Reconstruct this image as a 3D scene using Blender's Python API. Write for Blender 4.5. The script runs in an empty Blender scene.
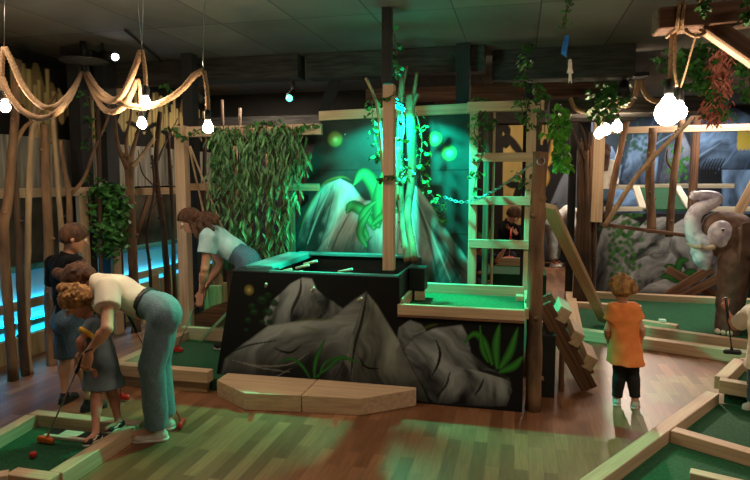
import bpy, bmesh, math, random
import numpy as np
from mathutils import Vector, Matrix, noise as mnoise
random.seed(7)
SC = bpy.context.scene
COL = SC.collection
V = Vector
PI = math.pi

# ------------------------------------------------------------------ camera model
FPX, CAMH = 600.0, 1.7
PITCH = math.atan(0.1)
YAW = math.atan(145 / 600 * math.cos(PITCH))
cp, sp, cf, sf = math.cos(PITCH), math.sin(PITCH), math.cos(YAW), math.sin(YAW)
CR, CF, CU = V((cf, sf, 0)), V((-sf * cp, cf * cp, -sp)), V((-sf * sp, cf * sp, cp))


def ray(u, v):
    return CF + CR * ((u - 375) / FPX) + CU * ((240 - v) / FPX)


def aY(u, v, Y):
    d = ray(u, v); t = Y / d.y
    return V((t * d.x, Y, CAMH + t * d.z))


def aX(u, v, X):
    d = ray(u, v); t = X / d.x
    return V((X, t * d.y, CAMH + t * d.z))


def aZ(u, v, z=0.0):
    d = ray(u, v); t = (z - CAMH) / d.z
    return V((t * d.x, t * d.y, z))


cam_d = bpy.data.cameras.new('camera')
cam = bpy.data.objects.new('camera', cam_d)
COL.objects.link(cam)
cam_d.sensor_width = 36; cam_d.sensor_fit = 'HORIZONTAL'
cam_d.lens = FPX * 36 / 750
cam_d.clip_start = 0.05
cam.matrix_world = Matrix(((CR.x, CU.x, -CF.x, 0), (CR.y, CU.y, -CF.y, 0), (CR.z, CU.z, -CF.z, CAMH), (0, 0, 0, 1)))
SC.camera = cam
SC.view_settings.view_transform = 'Standard'
SC.view_settings.look = 'None'
SC.view_settings.exposure = 0.0
SC.view_settings.gamma = 1.0
SC.cycles.use_denoising = True
SC.cycles.max_bounces = 6
SC.cycles.sample_clamp_indirect = 4.0

# ------------------------------------------------------------------ materials


def lin(h):
    if isinstance(h, str):
        h = h.lstrip('#')
        c = [int(h[i:i + 2], 16) / 255 for i in (0, 2, 4)]
    else:
        c = [x / 255 for x in h]
    return tuple((x / 12.92 if x <= .04045 else ((x + .055) / 1.055) ** 2.4) for x in c)


def new_mat(name):
    m = bpy.data.materials.new(name); m.use_nodes = True
    return m, m.node_tree, m.node_tree.nodes['Principled BSDF']


def mat(name, c1, c2=None, scale=8, rough=.7, metal=0, stretch=(1, 1, 1), bump=0, detail=4, coord='Object', lo=.35, hi=.65, spec=.5, bscale=None):
    m, nt, b = new_mat(name)
    c1 = lin(c1); c2 = lin(c2) if c2 else c1
    b.inputs['Roughness'].default_value = rough
    b.inputs['Metallic'].default_value = metal
    b.inputs['Specular IOR Level'].default_value = spec
    tc = nt.nodes.new('ShaderNodeTexCoord'); mp = nt.nodes.new('ShaderNodeMapping')
    mp.inputs['Scale'].default_value = stretch
    nz = nt.nodes.new('ShaderNodeTexNoise'); nz.inputs['Scale'].default_value = scale; nz.inputs['Detail'].default_value = detail
    cr = nt.nodes.new('ShaderNodeValToRGB')
    cr.color_ramp.elements[0].position = lo; cr.color_ramp.elements[1].position = hi
    cr.color_ramp.elements[0].color = (*c1, 1); cr.color_ramp.elements[1].color = (*c2, 1)
    L = nt.links.new
    L(tc.outputs[coord], mp.inputs[0]); L(mp.outputs[0], nz.inputs['Vector']); L(nz.outputs[0], cr.inputs[0]); L(cr.outputs[0], b.inputs['Base Color'])
    if bump:
        src = nz
        if bscale:
            src = nt.nodes.new('ShaderNodeTexNoise'); src.inputs['Scale'].default_value = bscale; L(mp.outputs[0], src.inputs['Vector'])
        bp = nt.nodes.new('ShaderNodeBump'); bp.inputs['Strength'].default_value = bump; bp.inputs['Distance'].default_value = .01
        L(src.outputs[0], bp.inputs['Height']); L(bp.outputs[0], b.inputs['Normal'])
    return m


def emis(name, col, strength):
    m, nt, b = new_mat(name)
    b.inputs['Base Color'].default_value = (*col, 1)
    b.inputs['Emission Color'].default_value = (*col, 1)
    b.inputs['Emission Strength'].default_value = strength
    return m


def paintmat():
    m, nt, b = new_mat('mural_paint')
    a = nt.nodes.new('ShaderNodeAttribute'); a.attribute_name = 'paint'
    nt.links.new(a.outputs['Color'], b.inputs['Base Color'])
    b.inputs['Roughness'].default_value = .75
    b.inputs['Specular IOR Level'].default_value = .25
    return m


def floormat():
    m, nt, b = new_mat('parquet')
    L = nt.links.new
    tc = nt.nodes.new('ShaderNodeTexCoord'); mp = nt.nodes.new('ShaderNodeMapping')
    mp.inputs['Rotation'].default_value = (0, 0, PI / 2)
    br = nt.nodes.new('ShaderNodeTexBrick')
    br.inputs['Scale'].default_value = 1; br.inputs['Brick Width'].default_value = .52; br.inputs['Row Height'].default_value = .085
    br.inputs['Mortar Size'].default_value = .0012; br.offset = .37; br.offset_frequency = 2
    br.inputs['Color1'].default_value = (0, 0, 0, 1); br.inputs['Color2'].default_value = (1, 1, 1, 1); br.inputs['Mortar'].default_value = (.1, .1, .1, 1)
    br.inputs['Bias'].default_value = 0
    cr = nt.nodes.new('ShaderNodeValToRGB')
    e = cr.color_ramp.elements
    e[0].color = (*lin('684227'), 1); e[1].color = (*lin('946848'), 1)
    x = e.new(.45); x.color = (*lin('7c5236'), 1)
    mp2 = nt.nodes.new('ShaderNodeMapping'); mp2.inputs['Scale'].default_value = (30, 2.5, 1)
    nz = nt.nodes.new('ShaderNodeTexNoise'); nz.inputs['Scale'].default_value = 2; nz.inputs['Detail'].default_value = 5
    nz2 = nt.nodes.new('ShaderNodeTexNoise'); nz2.inputs['Scale'].default_value = .9; nz2.inputs['Detail'].default_value = 6
    mx = nt.nodes.new('ShaderNodeMixRGB'); mx.blend_type = 'OVERLAY'; mx.inputs[0].default_value = .45
    mx2 = nt.nodes.new('ShaderNodeMixRGB'); mx2.blend_type = 'OVERLAY'; mx2.inputs[0].default_value = .5
    L(tc.outputs['Object'], mp.inputs[0]); L(mp.outputs[0], br.inputs['Vector']); L(br.outputs[0], cr.inputs[0])
    L(tc.outputs['Object'], mp2.inputs[0]); L(mp2.outputs[0], nz.inputs['Vector']); L(tc.outputs['Object'], nz2.inputs['Vector'])
    L(cr.outputs[0], mx.inputs[1]); L(nz.outputs[0], mx.inputs[2]); L(mx.outputs[0], mx2.inputs[1]); L(nz2.outputs[0], mx2.inputs[2])
    L(mx2.outputs[0], b.inputs['Base Color'])
    mr = nt.nodes.new('ShaderNodeMapRange'); mr.inputs[3].default_value = .34; mr.inputs[4].default_value = .6
    L(nz2.outputs[0], mr.inputs[0]); L(mr.outputs[0], b.inputs['Roughness'])
    bp = nt.nodes.new('ShaderNodeBump'); bp.inputs['Strength'].default_value = .25; bp.inputs['Distance'].default_value = .002
    L(br.outputs['Fac'], bp.inputs['Height']); bp.invert = True; L(bp.outputs[0], b.inputs['Normal'])
    return m


def ceilmat():
    m, nt, b = new_mat('ceiling_panels')
    L = nt.links.new
    tc = nt.nodes.new('ShaderNodeTexCoord'); mp = nt.nodes.new('ShaderNodeMapping')
    mp.inputs['Location'].default_value = (.052 + .645 * 20, 10.2, 0)
    br = nt.nodes.new('ShaderNodeTexBrick'); br.offset = 0
    br.inputs['Scale'].default_value = 1; br.inputs['Brick Width'].default_value = .645; br.inputs['Row Height'].default_value = 1.29
    br.inputs['Mortar Size'].default_value = .006
    br.inputs['Color1'].default_value = (*lin('5d5a54'), 1); br.inputs['Color2'].default_value = (*lin('6e6a62'), 1); br.inputs['Mortar'].default_value = (*lin('36332f'), 1)
    nz = nt.nodes.new('ShaderNodeTexNoise'); nz.inputs['Scale'].default_value = .8; nz.inputs['Detail'].default_value = 5; nz.inputs['Distortion'].default_value = .8
    mx = nt.nodes.new('ShaderNodeMixRGB'); mx.blend_type = 'OVERLAY'; mx.inputs[0].default_value = .8
    L(tc.outputs['Object'], mp.inputs[0]); L(mp.outputs[0], br.inputs['Vector']); L(tc.outputs['Object'], nz.inputs['Vector'])
    L(br.outputs[0], mx.inputs[1]); L(nz.outputs[0], mx.inputs[2]); L(mx.outputs[0], b.inputs['Base Color'])
    b.inputs['Roughness'].default_value = .8
    return m


M = {}
M['paint'] = paintmat()
M['floor'] = floormat()
M['ceil'] = ceilmat()
WS = (.35, 9, 9)
M['pine'] = mat('pine_wood', 'b6987a', 'ccae8c', 5, .6, stretch=WS, bump=.15)
M['pine_dull'] = mat('dull_pine_wood', '86694c', 'aa8a66', 5, .65, stretch=WS, bump=.15)
M['oldwood'] = mat('old_brown_wood', '4a3022', '7a5438', 5, .7, stretch=WS, bump=.3)
M['beamwood'] = mat('rough_sawn_brown_wood', '5f4232', '8c6650', 5, .75, stretch=WS, bump=.3)
M['whitewood'] = mat('whitewashed_wood', 'b5aa92', 'd8cdb4', 5, .6, stretch=WS)
M['bark'] = mat('brown_bark', '4a3424', '856446', 9, .85, stretch=(1, 1, .25), bump=.6)
M['bark_pale'] = mat('pale_peeled_bark', '75604a', 'a88c68', 9, .8, stretch=(1, 1, .25), bump=.4)
M['bark_dark'] = mat('dark_bark', '2b1f16', '553b26', 9, .85, stretch=(1, 1, .25), bump=.6)
M['felt'] = mat('green_felt', '0b3f20', '145530', 60, .95, bump=.3)
M['black'] = mat('black_painted_board', '0a0a0b', '141416', 6, .6)
M['dark'] = mat('dark_grey_paint', '1b1b1d', '29282a', 3, .8)
M['darkwall'] = mat('dark_wall_paint', '1d1a18', '2c2724', 2, .85)
M['beam'] = mat('dark_rough_beam', '2a2826', '46423f', 14, .85, stretch=(.3, 3, 3), bump=.5)
M['metal'] = mat('steel', '9a9a9a', 'b5b5b5', 20, .3, metal=1)
M['blackplastic'] = mat('black_plastic', '101011', '1a1a1b', 20, .45)
M['rope'] = mat('jute_rope', '94704e', 'cba884', 120, .9, bump=.5)
M['ivy'] = mat('ivy_leaf_green', '1e4a1c', '4c8a3a', 9, .55, lo=.3, hi=.7)
M['ivyyellow'] = mat('bright_plastic_leaf_green', '3a8a2a', '8fce4a', 9, .55)
M['willow'] = mat('willow_leaf_green', '244e28', '6f9c62', 12, .6, lo=.3, hi=.7)
M['pinkleaf'] = mat('pink_heather', 'a84e4a', 'e09a80', 12, .7)
M['stem'] = mat('vine_stem', '4a3a22', '6a5432', 12, .8)
M['skin'] = mat('skin', 'c48a6c', 'd29c80', 5, .55)
M['skin2'] = mat('rosy_skin', 'b87860', 'ca8c72', 5, .55)
M['hair_brown'] = mat('brown_hair', '2c1a10', '5a3820', 30, .85, stretch=(1, 1, .3), bump=.5)
M['hair_blond'] = mat('dark_blond_hair', '6a4626', 'b08048', 30, .85, stretch=(1, 1, .5), bump=.6)
M['hair_auburn'] = mat('auburn_hair', '2e1a10', '64402a', 30, .85, stretch=(1, 1, .4), bump=.5)
M['cream'] = mat('cream_cotton', 'd8ccb8', 'e8dfce', 9, .9, bump=.2)
M['white'] = mat('white_cotton', 'd8d2c6', 'e6e0d6', 9, .85, bump=.2)
M['blacktee'] = mat('black_cotton', '0b0a0b', '121113', 9, .95, bump=.2, spec=.15)
M['paleblue'] = mat('pale_blue_cotton', '9cc2c6', 'b8d8da', 9, .85, bump=.2)
M['orange'] = mat('orange_cotton', 'e07a38', 'f08c48', 7, .85, bump=.25)
M['jeans'] = mat('washed_blue_denim', '586f7a', '74909a', 90, .85, bump=.3, lo=.2, hi=.8)
M['denim_dark'] = mat('mid_blue_denim', '3c5264', '546e80', 90, .85, bump=.3)
M['greydress'] = mat('blue_grey_jersey', '5c6a74', '74828c', 9, .9, bump=.2)
M['navy'] = mat('navy_cotton', '141d3a', '1e2a4e', 9, .9)
M['yellow'] = mat('yellow_trim', 'd8a020', 'e8b838', 9, .8)
M['leggings'] = mat('black_leggings', '0b0b0d', '141417', 9, .8)
M['rubber'] = mat('off_white_rubber', 'cfc6b8', 'ddd6ca', 12, .6)
M['canvas_cream'] = mat('cream_canvas', 'c8beb0', 'ddd2c4', 14, .8)
M['canvas_black'] = mat('black_canvas', '0d0d0e', '18181a', 14, .7)
M['greyshoe'] = mat('pale_grey_shoe', '9aa098', 'bcc2b8', 14, .7)
M['red'] = mat('red_rubber', 'b01c14', 'cc2a1e', 12, .45)
M['orangeplastic'] = mat('orange_plastic', 'e0601c', 'ee7430', 12, .4)
M['leather'] = mat('black_leather', '121010', '1c1a19', 20, .4)
M['elephant'] = mat('brown_elephant_hide', '5a4238', '7c6052', 7, .8, bump=.5)
M['eleph_white'] = mat('lilac_white_paint', 'a49ab8', 'f2ecf8', 11, .35, lo=.3, hi=.6, bump=.3)
M['ivory'] = mat('ivory', 'e0d2b4', 'eee4cc', 8, .4)
M['pupil'] = mat('eye_dark', '0a0808', '100c0c', 8, .2)
M['eyewhite'] = mat('eye_white', 'e6e2da', 'f0ece6', 8, .3)
M['lips'] = mat('lips', 'a85848', 'b46452', 8, .5)
M['teal'] = mat('teal_painted_board', '3a827e', '4e9c98', 4, .6, stretch=WS)
M['palepanel'] = mat('pale_blue_back_panel', 'b4d4e2', 'd0e6ee', 2, .6)
M['smoke'] = mat('smoky_corrugated_sheet', '5a574f', 'bab2a2', 3.0, .35, stretch=(1, 7, .5), lo=.35, hi=.75)
M['slab'] = mat('brown_palisade_wood', '4a3322', '7a5636', 4, .8, stretch=(6, 6, .5), bump=.4)
M['beige'] = mat('beige_boards', '94794f', 'b39a6c', 4, .8, stretch=(1, 5, .5))
M['blue'] = mat('blue_plastic', '1c62b8', '3484d8', 12, .4)
M['glassdark'] = mat('dark_display_glass', '3a3a34', '5c5648', 3, .2)
M['warm'] = emis('warm_bulb', (1, .78, .52), 330)
M['warmbig'] = emis('warm_globe_bulb', (1, .78, .54), 130)
M['tube'] = emis('green_tube_light', (.0, 1, .7), 300)
M['led'] = emis('blue_led', (0, .45, .75), 22)
M['warmfar'] = emis('warm_far_bulb', (1, .78, .54), 130)
M['spotwhite'] = emis('spot_lens_white', (.9, .95, 1), 14)
M['spotgreen'] = emis('spot_lens_green', (.1, 1, .6), 5)

# ------------------------------------------------------------------ object helpers


def thing(name, label, cat, loc=(0, 0, 0), group=None):
    o = bpy.data.objects.new(name, None); COL.objects.link(o)
    o.empty_display_size = .1
    o.location = loc; o['label'] = label; o['category'] = cat
    if group: o['group'] = group
    return o


def tag(o, label, cat, group=None, kind=None):
    if label: o['label'] = label
    if cat: o['category'] = cat
    if group: o['group'] = group
    if kind: o['kind'] = kind
    return o


def wloc(o):
    p = V((0, 0, 0))
    while o is not None:
        p = p + o.location; o = o.parent
    return p


def link(name, me, m, parent=None, loc=None, rot=None, smooth=False):
    """me holds world coordinates when loc is None: then its origin is moved to its base"""
    if m is not None and not me.materials:
        for x in (m if isinstance(m, (list, tuple)) else [m]): me.materials.append(x)
    o = bpy.data.objects.new(name, me); COL.objects.link(o)
    if loc is None:
        n = len(me.vertices)
        co = np.empty(n * 3, np.float32); me.vertices.foreach_get('co', co); co = co.reshape(-1, 3)
        base = V((float((co[:, 0].min() + co[:, 0].max()) / 2), float((co[:, 1].min() + co[:, 1].max()) / 2), float(co[:, 2].min())))
        co -= np.array(base, np.float32)
        me.vertices.foreach_set('co', co.ravel()); me.update()
        loc = base
    pl = wloc(parent) if parent is not None else V((0, 0, 0))
    o.location = V(loc) - pl
    if rot is not None: o.rotation_euler = rot
    if parent is not None: o.parent = parent
    if smooth:
        me.polygons.foreach_set('use_smooth', [True] * len(me.polygons))
    return o


def bm_mesh(bm, name='m'):
    me = bpy.data.meshes.new(name); bm.to_mesh(me); bm.free(); return me


def board(name, p0, p1, w, h, m, parent=None, up=(0, 0, 1), bevel=.004, ext=0):
    """plank with its length on local X from p0 to p1, w across, h along up"""
    p0, p1 = V(p0), V(p1)
    d = p1 - p0; L = d.length + 2 * ext
    x = d.normalized(); z = V(up); z = (z - x * z.dot(x)).normalized(); y = z.cross(x)
    bm = bmesh.new(); bmesh.ops.create_cube(bm, size=1)
    for v in bm.verts: v.co = V((v.co.x * L, v.co.y * w, v.co.z * h))
    if bevel: bmesh.ops.bevel(bm, geom=bm.edges[:], offset=min(bevel, w * .3, h * .3), segments=1, affect='EDGES')
    me = bm_mesh(bm, name)
    o = link(name, me, m, parent, loc=(p0 + p1) / 2, rot=Matrix((x, y, z)).transposed().to_euler())
    return o


def box(name, x0, x1, y0, y1, z0, z1, m, parent=None, bevel=.003):
    bm = bmesh.new(); bmesh.ops.create_cube(bm, size=1)
    for v in bm.verts: v.co = V(((x0 + x1) / 2 + v.co.x * (x1 - x0), (y0 + y1) / 2 + v.co.y * (y1 - y0), (z0 + z1) / 2 + v.co.z * (z1 - z0)))
    if bevel: bmesh.ops.bevel(bm, geom=bm.edges[:], offset=bevel, segments=1, affect='EDGES')
    return link(name, bm_mesh(bm, name), m, parent)


def prism(name, pts, z0, z1, m, parent=None, bevel=.004):
    bm = bmesh.new()
    vs = [bm.verts.new((p[0], p[1], z0)) for p in pts]
    f = bm.faces.new(vs); r = bmesh.ops.extrude_face_region(bm, geom=[f])
    for v in r['geom']:
        if isinstance(v, bmesh.types.BMVert): v.co.z = z1
    bmesh.ops.recalc_face_normals(bm, faces=bm.faces)
    if bevel: bmesh.ops.bevel(bm, geom=bm.edges[:], offset=bevel, segments=1, affect='EDGES')
    return link(name, bm_mesh(bm, name), m, parent)


def catmull(pts, n=6):
    pts = [V(p) for p in pts]
    if len(pts) < 3: 
        return [pts[0].lerp(pts[-1], i / n) for i in range(n + 1)]
    P = [pts[0] * 2 - pts[1]] + pts + [pts[-1] * 2 - pts[-2]]
    out = []
    for i in range(1, len(P) - 2):
        for k in range(n):
            t = k / n
            a, b, c, d = P[i - 1], P[i], P[i + 1], P[i + 2]
            out.append(.5 * ((2 * b) + (c - a) * t + (2 * a - 5 * b + 4 * c - d) * t * t + (3 * b - a - 3 * c + d) * t ** 3))
    out.append(pts[-1]); return out


def tube_bm(bm, pts, rad, seg=10, smooth_n=6, rough=0, twist=0, lobes=3, seed=0, curve=True):
    P = catmull(pts, smooth_n) if curve else [V(p) for p in pts]
    n = len(P)
    if not hasattr(rad, '__len__'): rad = [rad] * 2
    def R(t):
        x = t * (len(rad) - 1); i = min(int(x), len(rad) - 2); return rad[i] + (rad[i + 1] - rad[i]) * (x - i)
    rings = []; s = 0
    t0 = (P[1] - P[0]).normalized()
    a = V((1, 0, 0)) if abs(t0.x) < .8 else V((0, 1, 0))
    nrm = (a - t0 * a.dot(t0)).normalized()
    for i in range(n):
        t = (P[min(i + 1, n - 1)] - P[max(i - 1, 0)]).normalized()
        nrm = (nrm - t * nrm.dot(t)).normalized(); b = t.cross(nrm)
        if i: s += (P[i] - P[i - 1]).length
        ring = []
        for k in range(seg):
            th = 2 * PI * k / seg
            r = R(i / (n - 1))
            if rough: r *= 1 + rough * mnoise.noise(V((math.cos(th) * 1.3 + seed * 3.1, math.sin(th) * 1.3, s * 7 + seed)))* 1.5
            if twist: r *= 1 + .14 * math.cos(lobes * th + s * twist)
            ring.append(bm.verts.new(P[i] + nrm * (math.cos(th) * r) + b * (math.sin(th) * r)))
        rings.append(ring)
    for i in range(n - 1):
        for k in range(seg):
            bm.faces.new((rings[i][k], rings[i][(k + 1) % seg], rings[i + 1][(k + 1) % seg], rings[i + 1][k]))
    bm.faces.new(rings[0][::-1]); bm.faces.new(rings[-1])
    return P


def tube(name, pts, rad, m, parent=None, **k):
    bm = bmesh.new(); tube_bm(bm, pts, rad, **k)
    return link(name, bm_mesh(bm, name), m, parent, smooth=True)


def ball(name, c, r, m, parent=None, sc=(1, 1, 1), seg=20):
    bm = bmesh.new(); bmesh.ops.create_uvsphere(bm, u_segments=seg, v_segments=max(8, seg // 2), radius=1)
    for v in bm.verts: v.co = V((c[0] + v.co.x * r * sc[0], c[1] + v.co.y * r * sc[1], c[2] + v.co.z * r * sc[2]))
    return link(name, bm_mesh(bm, name), m, parent, smooth=True)


def lathe(name, c, prof, m, parent=None, seg=20, axis=(0, 0, 1)):
    ax = V(axis).normalized(); q = V((0, 0, 1)).rotation_difference(ax)
    bm = bmesh.new(); rings = []
    for r, z in prof:
        rings.append([bm.verts.new(V(c) + q @ V((math.cos(2 * PI * k / seg) * r, math.sin(2 * PI * k / seg) * r, z))) for k in range(seg)])
    for i in range(len(rings) - 1):
        for k in range(seg):
            bm.faces.new((rings[i][k], rings[i][(k + 1) % seg], rings[i + 1][(k + 1) % seg], rings[i + 1][k]))
    bm.faces.new(rings[0][::-1]); bm.faces.new(rings[-1])
    return link(name, bm_mesh(bm, name), m, parent, smooth=True)


# ------------------------------------------------------------------ painted panels
class Noise2:
    def __init__(s, seed):
        s.t = np.random.RandomState(seed).rand(256, 256)

    def v(s, x, y):
        xi = np.floor(x).astype(int); yi = np.floor(y).astype(int); fx = x - xi; fy = y - yi
        fx = fx * fx * (3 - 2 * fx); fy = fy * fy * (3 - 2 * fy)
        t = s.t
        a = t[xi & 255, yi & 255]; b = t[(xi + 1) & 255, yi & 255]; c = t[xi & 255, (yi + 1) & 255]; d = t[(xi + 1) & 255, (yi + 1) & 255]
        return (a * (1 - fx) + b * fx) * (1 - fy) + (c * (1 - fx) + d * fx) * fy

    def f(s, x, y, o=4):
        r = 0; am = .5
        for i in range(o):
            r = r + am * s.v(x, y); x = x * 2.03 + 7.1; y = y * 2.03 + 3.3; am *= .5
        return r / (1 - .5 ** o)


def smooth01(x): x = np.clip(x, 0, 1); return x * x * (3 - 2 * x)


class Canvas:
    """a painting on a wall: x across (m), z up (m), colour in linear rgb"""
    def __init__(s, X, Z, base):
        s.X, s.Z = X, Z
        s.C = np.zeros(X.shape + (3,)); s.C[:] = lin(base)

    def over(s, a, col):
        s.C = s.C * (1 - a[..., None]) + np.asarray(col) * a[..., None]

    def inside(s, poly):
        r = np.zeros(s.X.shape, bool); n = len(poly)
        for i in range(n):
            x0, z0 = poly[i]; x1, z1 = poly[(i + 1) % n]
            if z0 == z1: continue
            c = ((z0 > s.Z) != (z1 > s.Z)) & (s.X < (x1 - x0) * (s.Z - z0) / (z1 - z0) + x0)
            r ^= c
        return r

    def segd(s, a, b):
        ax, az = a; bx, bz = b; dx, dz = bx - ax, bz - az
        t = np.clip(((s.X - ax) * dx + (s.Z - az) * dz) / (dx * dx + dz * dz + 1e-9), 0, 1)
        return np.hypot(s.X - ax - t * dx, s.Z - az - t * dz), t

    def edge(s, poly):
        d = np.full(s.X.shape, 9.)
        for i in range(len(poly)): d = np.minimum(d, s.segd(poly[i], poly[(i + 1) % len(poly)])[0])
        return d

    def rock(s, poly, peak, light, dark, seed=1, k=5, size=None, hl=.5, soft=.01, ang=None, mixd=.75):
        n = Noise2(seed); m = s.inside(poly).astype(float)
        xs = [p[0] for p in poly]; zs = [p[1] for p in poly]
        size = size or max(max(xs) - min(xs), max(zs) - min(zs))
        dx, dz = s.X - peak[0], s.Z - peak[1]
        a = np.arctan2(dz, dx); r = np.hypot(dx, dz) / size
        w = n.f(s.X / size * 3, s.Z / size * 3, 3)
        st = n.f(a * k * .6 + w * 2.4, r * 2.2 + w * 1.5 + 5, 4)
        fine = n.f(a * k * 3.5 + w * 3 + 9, r * 5, 3)
        if ang is not None:
            ca, sa = math.cos(math.radians(ang)), math.sin(math.radians(ang))
            xr, zr = (ca * dx + sa * dz) / size, (-sa * dx + ca * dz) / size
            bend = zr + .25 * (xr + .3) ** 2 + (w - .5) * .35
            dd = n.f(xr * 1.6 + 3, bend * 7 + 11, 4); ff = n.f(xr * 4 + 3, bend * 34, 3)
            st = st * (1 - mixd) + (.5 + (dd - .5) * 1.5) * mixd; fine = fine * (1 - mixd) + ff * mixd
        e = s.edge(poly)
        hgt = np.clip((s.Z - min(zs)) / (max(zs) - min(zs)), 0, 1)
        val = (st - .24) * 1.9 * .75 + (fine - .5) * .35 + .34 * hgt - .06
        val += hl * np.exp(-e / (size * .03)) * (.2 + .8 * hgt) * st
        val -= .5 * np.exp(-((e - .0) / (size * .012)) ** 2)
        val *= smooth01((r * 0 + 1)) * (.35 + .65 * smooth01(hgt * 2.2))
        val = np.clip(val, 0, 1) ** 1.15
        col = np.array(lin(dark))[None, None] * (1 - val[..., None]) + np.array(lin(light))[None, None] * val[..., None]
        al = m * smooth01(e / soft)
        s.C = s.C * (1 - al[..., None]) + col * al[..., None]

    def stroke(s, pts, w, col, al=1., soft=.5):
        pts = [(p.x, p.y) for p in catmull([V((p[0], p[1], 0)) for p in pts], 6)]
        n = len(pts); A = np.zeros(s.X.shape)
        for i in range(n - 1):
            d, t = s.segd(pts[i], pts[i + 1]); tt = (i + t) / (n - 1)
            ww = w * np.sin(PI * np.clip(tt * .96 + .04, 0, 1)) ** .7 + 1e-4
            A = np.maximum(A, smooth01((ww - d) / (ww * soft)))
        s.over(A * al, lin(col))

    def leaf(s, pts, w, c1, c2):
        pts = [(p.x, p.y) for p in catmull([V((p[0], p[1], 0)) for p in pts], 6)]
        n = len(pts); A = np.zeros(s.X.shape); D = np.zeros(s.X.shape)
        for i in range(n - 1):
            d, t = s.segd(pts[i], pts[i + 1]); tt = (i + t) / (n - 1)
            ww = w * np.sin(PI * np.clip(tt * .9 + .1, 0, 1)) ** .8 + 1e-4
            a = smooth01((ww - d) / (ww * .15)); q = np.clip(d / ww, 0, 1)
            D = np.minimum(D, q) if i else q; A = np.maximum(A, a)
        c = np.array(lin(c1)) * (1 - D[..., None]) + np.array(lin(c2)) * D[..., None]
        s.C = s.C * (1 - A[..., None]) + c * A[..., None]

    def glow(s, c, r, col, core='f0f0b0'):
        d = np.hypot(s.X - c[0], s.Z - c[1])
        s.over(.30 * smooth01((r - d) / (r * .25)), lin(col))
        s.over(.35 * np.exp(-((d - r * .62) / (r * .16)) ** 2), lin(col))
        s.over(.85 * np.exp(-(d / (r * .38)) ** 2), lin(core))

    def mottled(s, col, amt, sc, seed):
        n = Noise2(seed); s.over(np.clip((n.f(s.X * sc, s.Z * sc) - .4) * amt, 0, 1), lin(col))


def quad_grid(bl, br, tr, tl, step):
    """grid on the vertical plane: corners are (x, z)"""
    nx = max(2, int(max(abs(br[0] - bl[0]), abs(tr[0] - tl[0])) / step)) + 1
    nz = max(2, int(max(abs(tl[1] - bl[1]), abs(tr[1] - br[1])) / step)) + 1
    s, t = np.meshgrid(np.linspace(0, 1, nx), np.linspace(0, 1, nz))
    X = (bl[0] * (1 - s) + br[0] * s) * (1 - t) + (tl[0] * (1 - s) + tr[0] * s) * t
    Z = (bl[1] * (1 - s) + br[1] * s) * (1 - t) + (tl[1] * (1 - s) + tr[1] * s) * t
    return X, Z


def mural(name, quads, plane, base, fn, parent=None, step=.008, thick=.02, axis='Y', away=1):
    """painted board: front face carries the paint, with a real thickness behind"""
    verts, faces, cols = [], [], []; off = 0
    for q in quads:
        X, Z = quad_grid(*q, step); cv = Canvas(X, Z, base); fn(cv)
        nz, nx = X.shape; N = X.size
        def put(d):
            return np.stack([X.ravel(), np.full(N, plane + d), Z.ravel()], 1) if axis == 'Y' else np.stack([np.full(N, plane + d), X.ravel(), Z.ravel()], 1)
        verts.append(put(0)); cols.append(cv.C.reshape(-1, 3))
        i = np.arange(N).reshape(nz, nx)
        f = np.stack([i[:-1, :-1], i[:-1, 1:], i[1:, 1:], i[1:, :-1]], -1).reshape(-1, 4) + off
        if axis == 'X' : f = f[:, ::1] if away < 0 else f[:, ::-1]
        faces += f.tolist(); off += N
        # back and rim
        c4 = [i[0, 0], i[0, -1], i[-1, -1], i[-1, 0]]
        fr = put(0)[c4]; bk = put(thick * away)[c4]
        verts.append(np.concatenate([fr, bk])); cols.append(np.tile(np.array(lin(base)), (8, 1)))
        a = off
        for k in range(4): faces.append([a + k, a + 4 + k, a + 4 + (k + 1) % 4, a + (k + 1) % 4])
        faces.append([a + 7, a + 6, a + 5, a + 4]); off += 8
    me = bpy.data.meshes.new(name); me.from_pydata(np.concatenate(verts).tolist(), [], faces)
    at = me.color_attributes.new('paint', 'FLOAT_COLOR', 'POINT')
    c = np.concatenate(cols); c = np.concatenate([np.clip(c, 0, 1), np.ones((len(c), 1))], 1)
    at.data.foreach_set('color', c.astype(np.float32).ravel())
    me.update()
    return link(name, me, M['paint'], parent)


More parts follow.
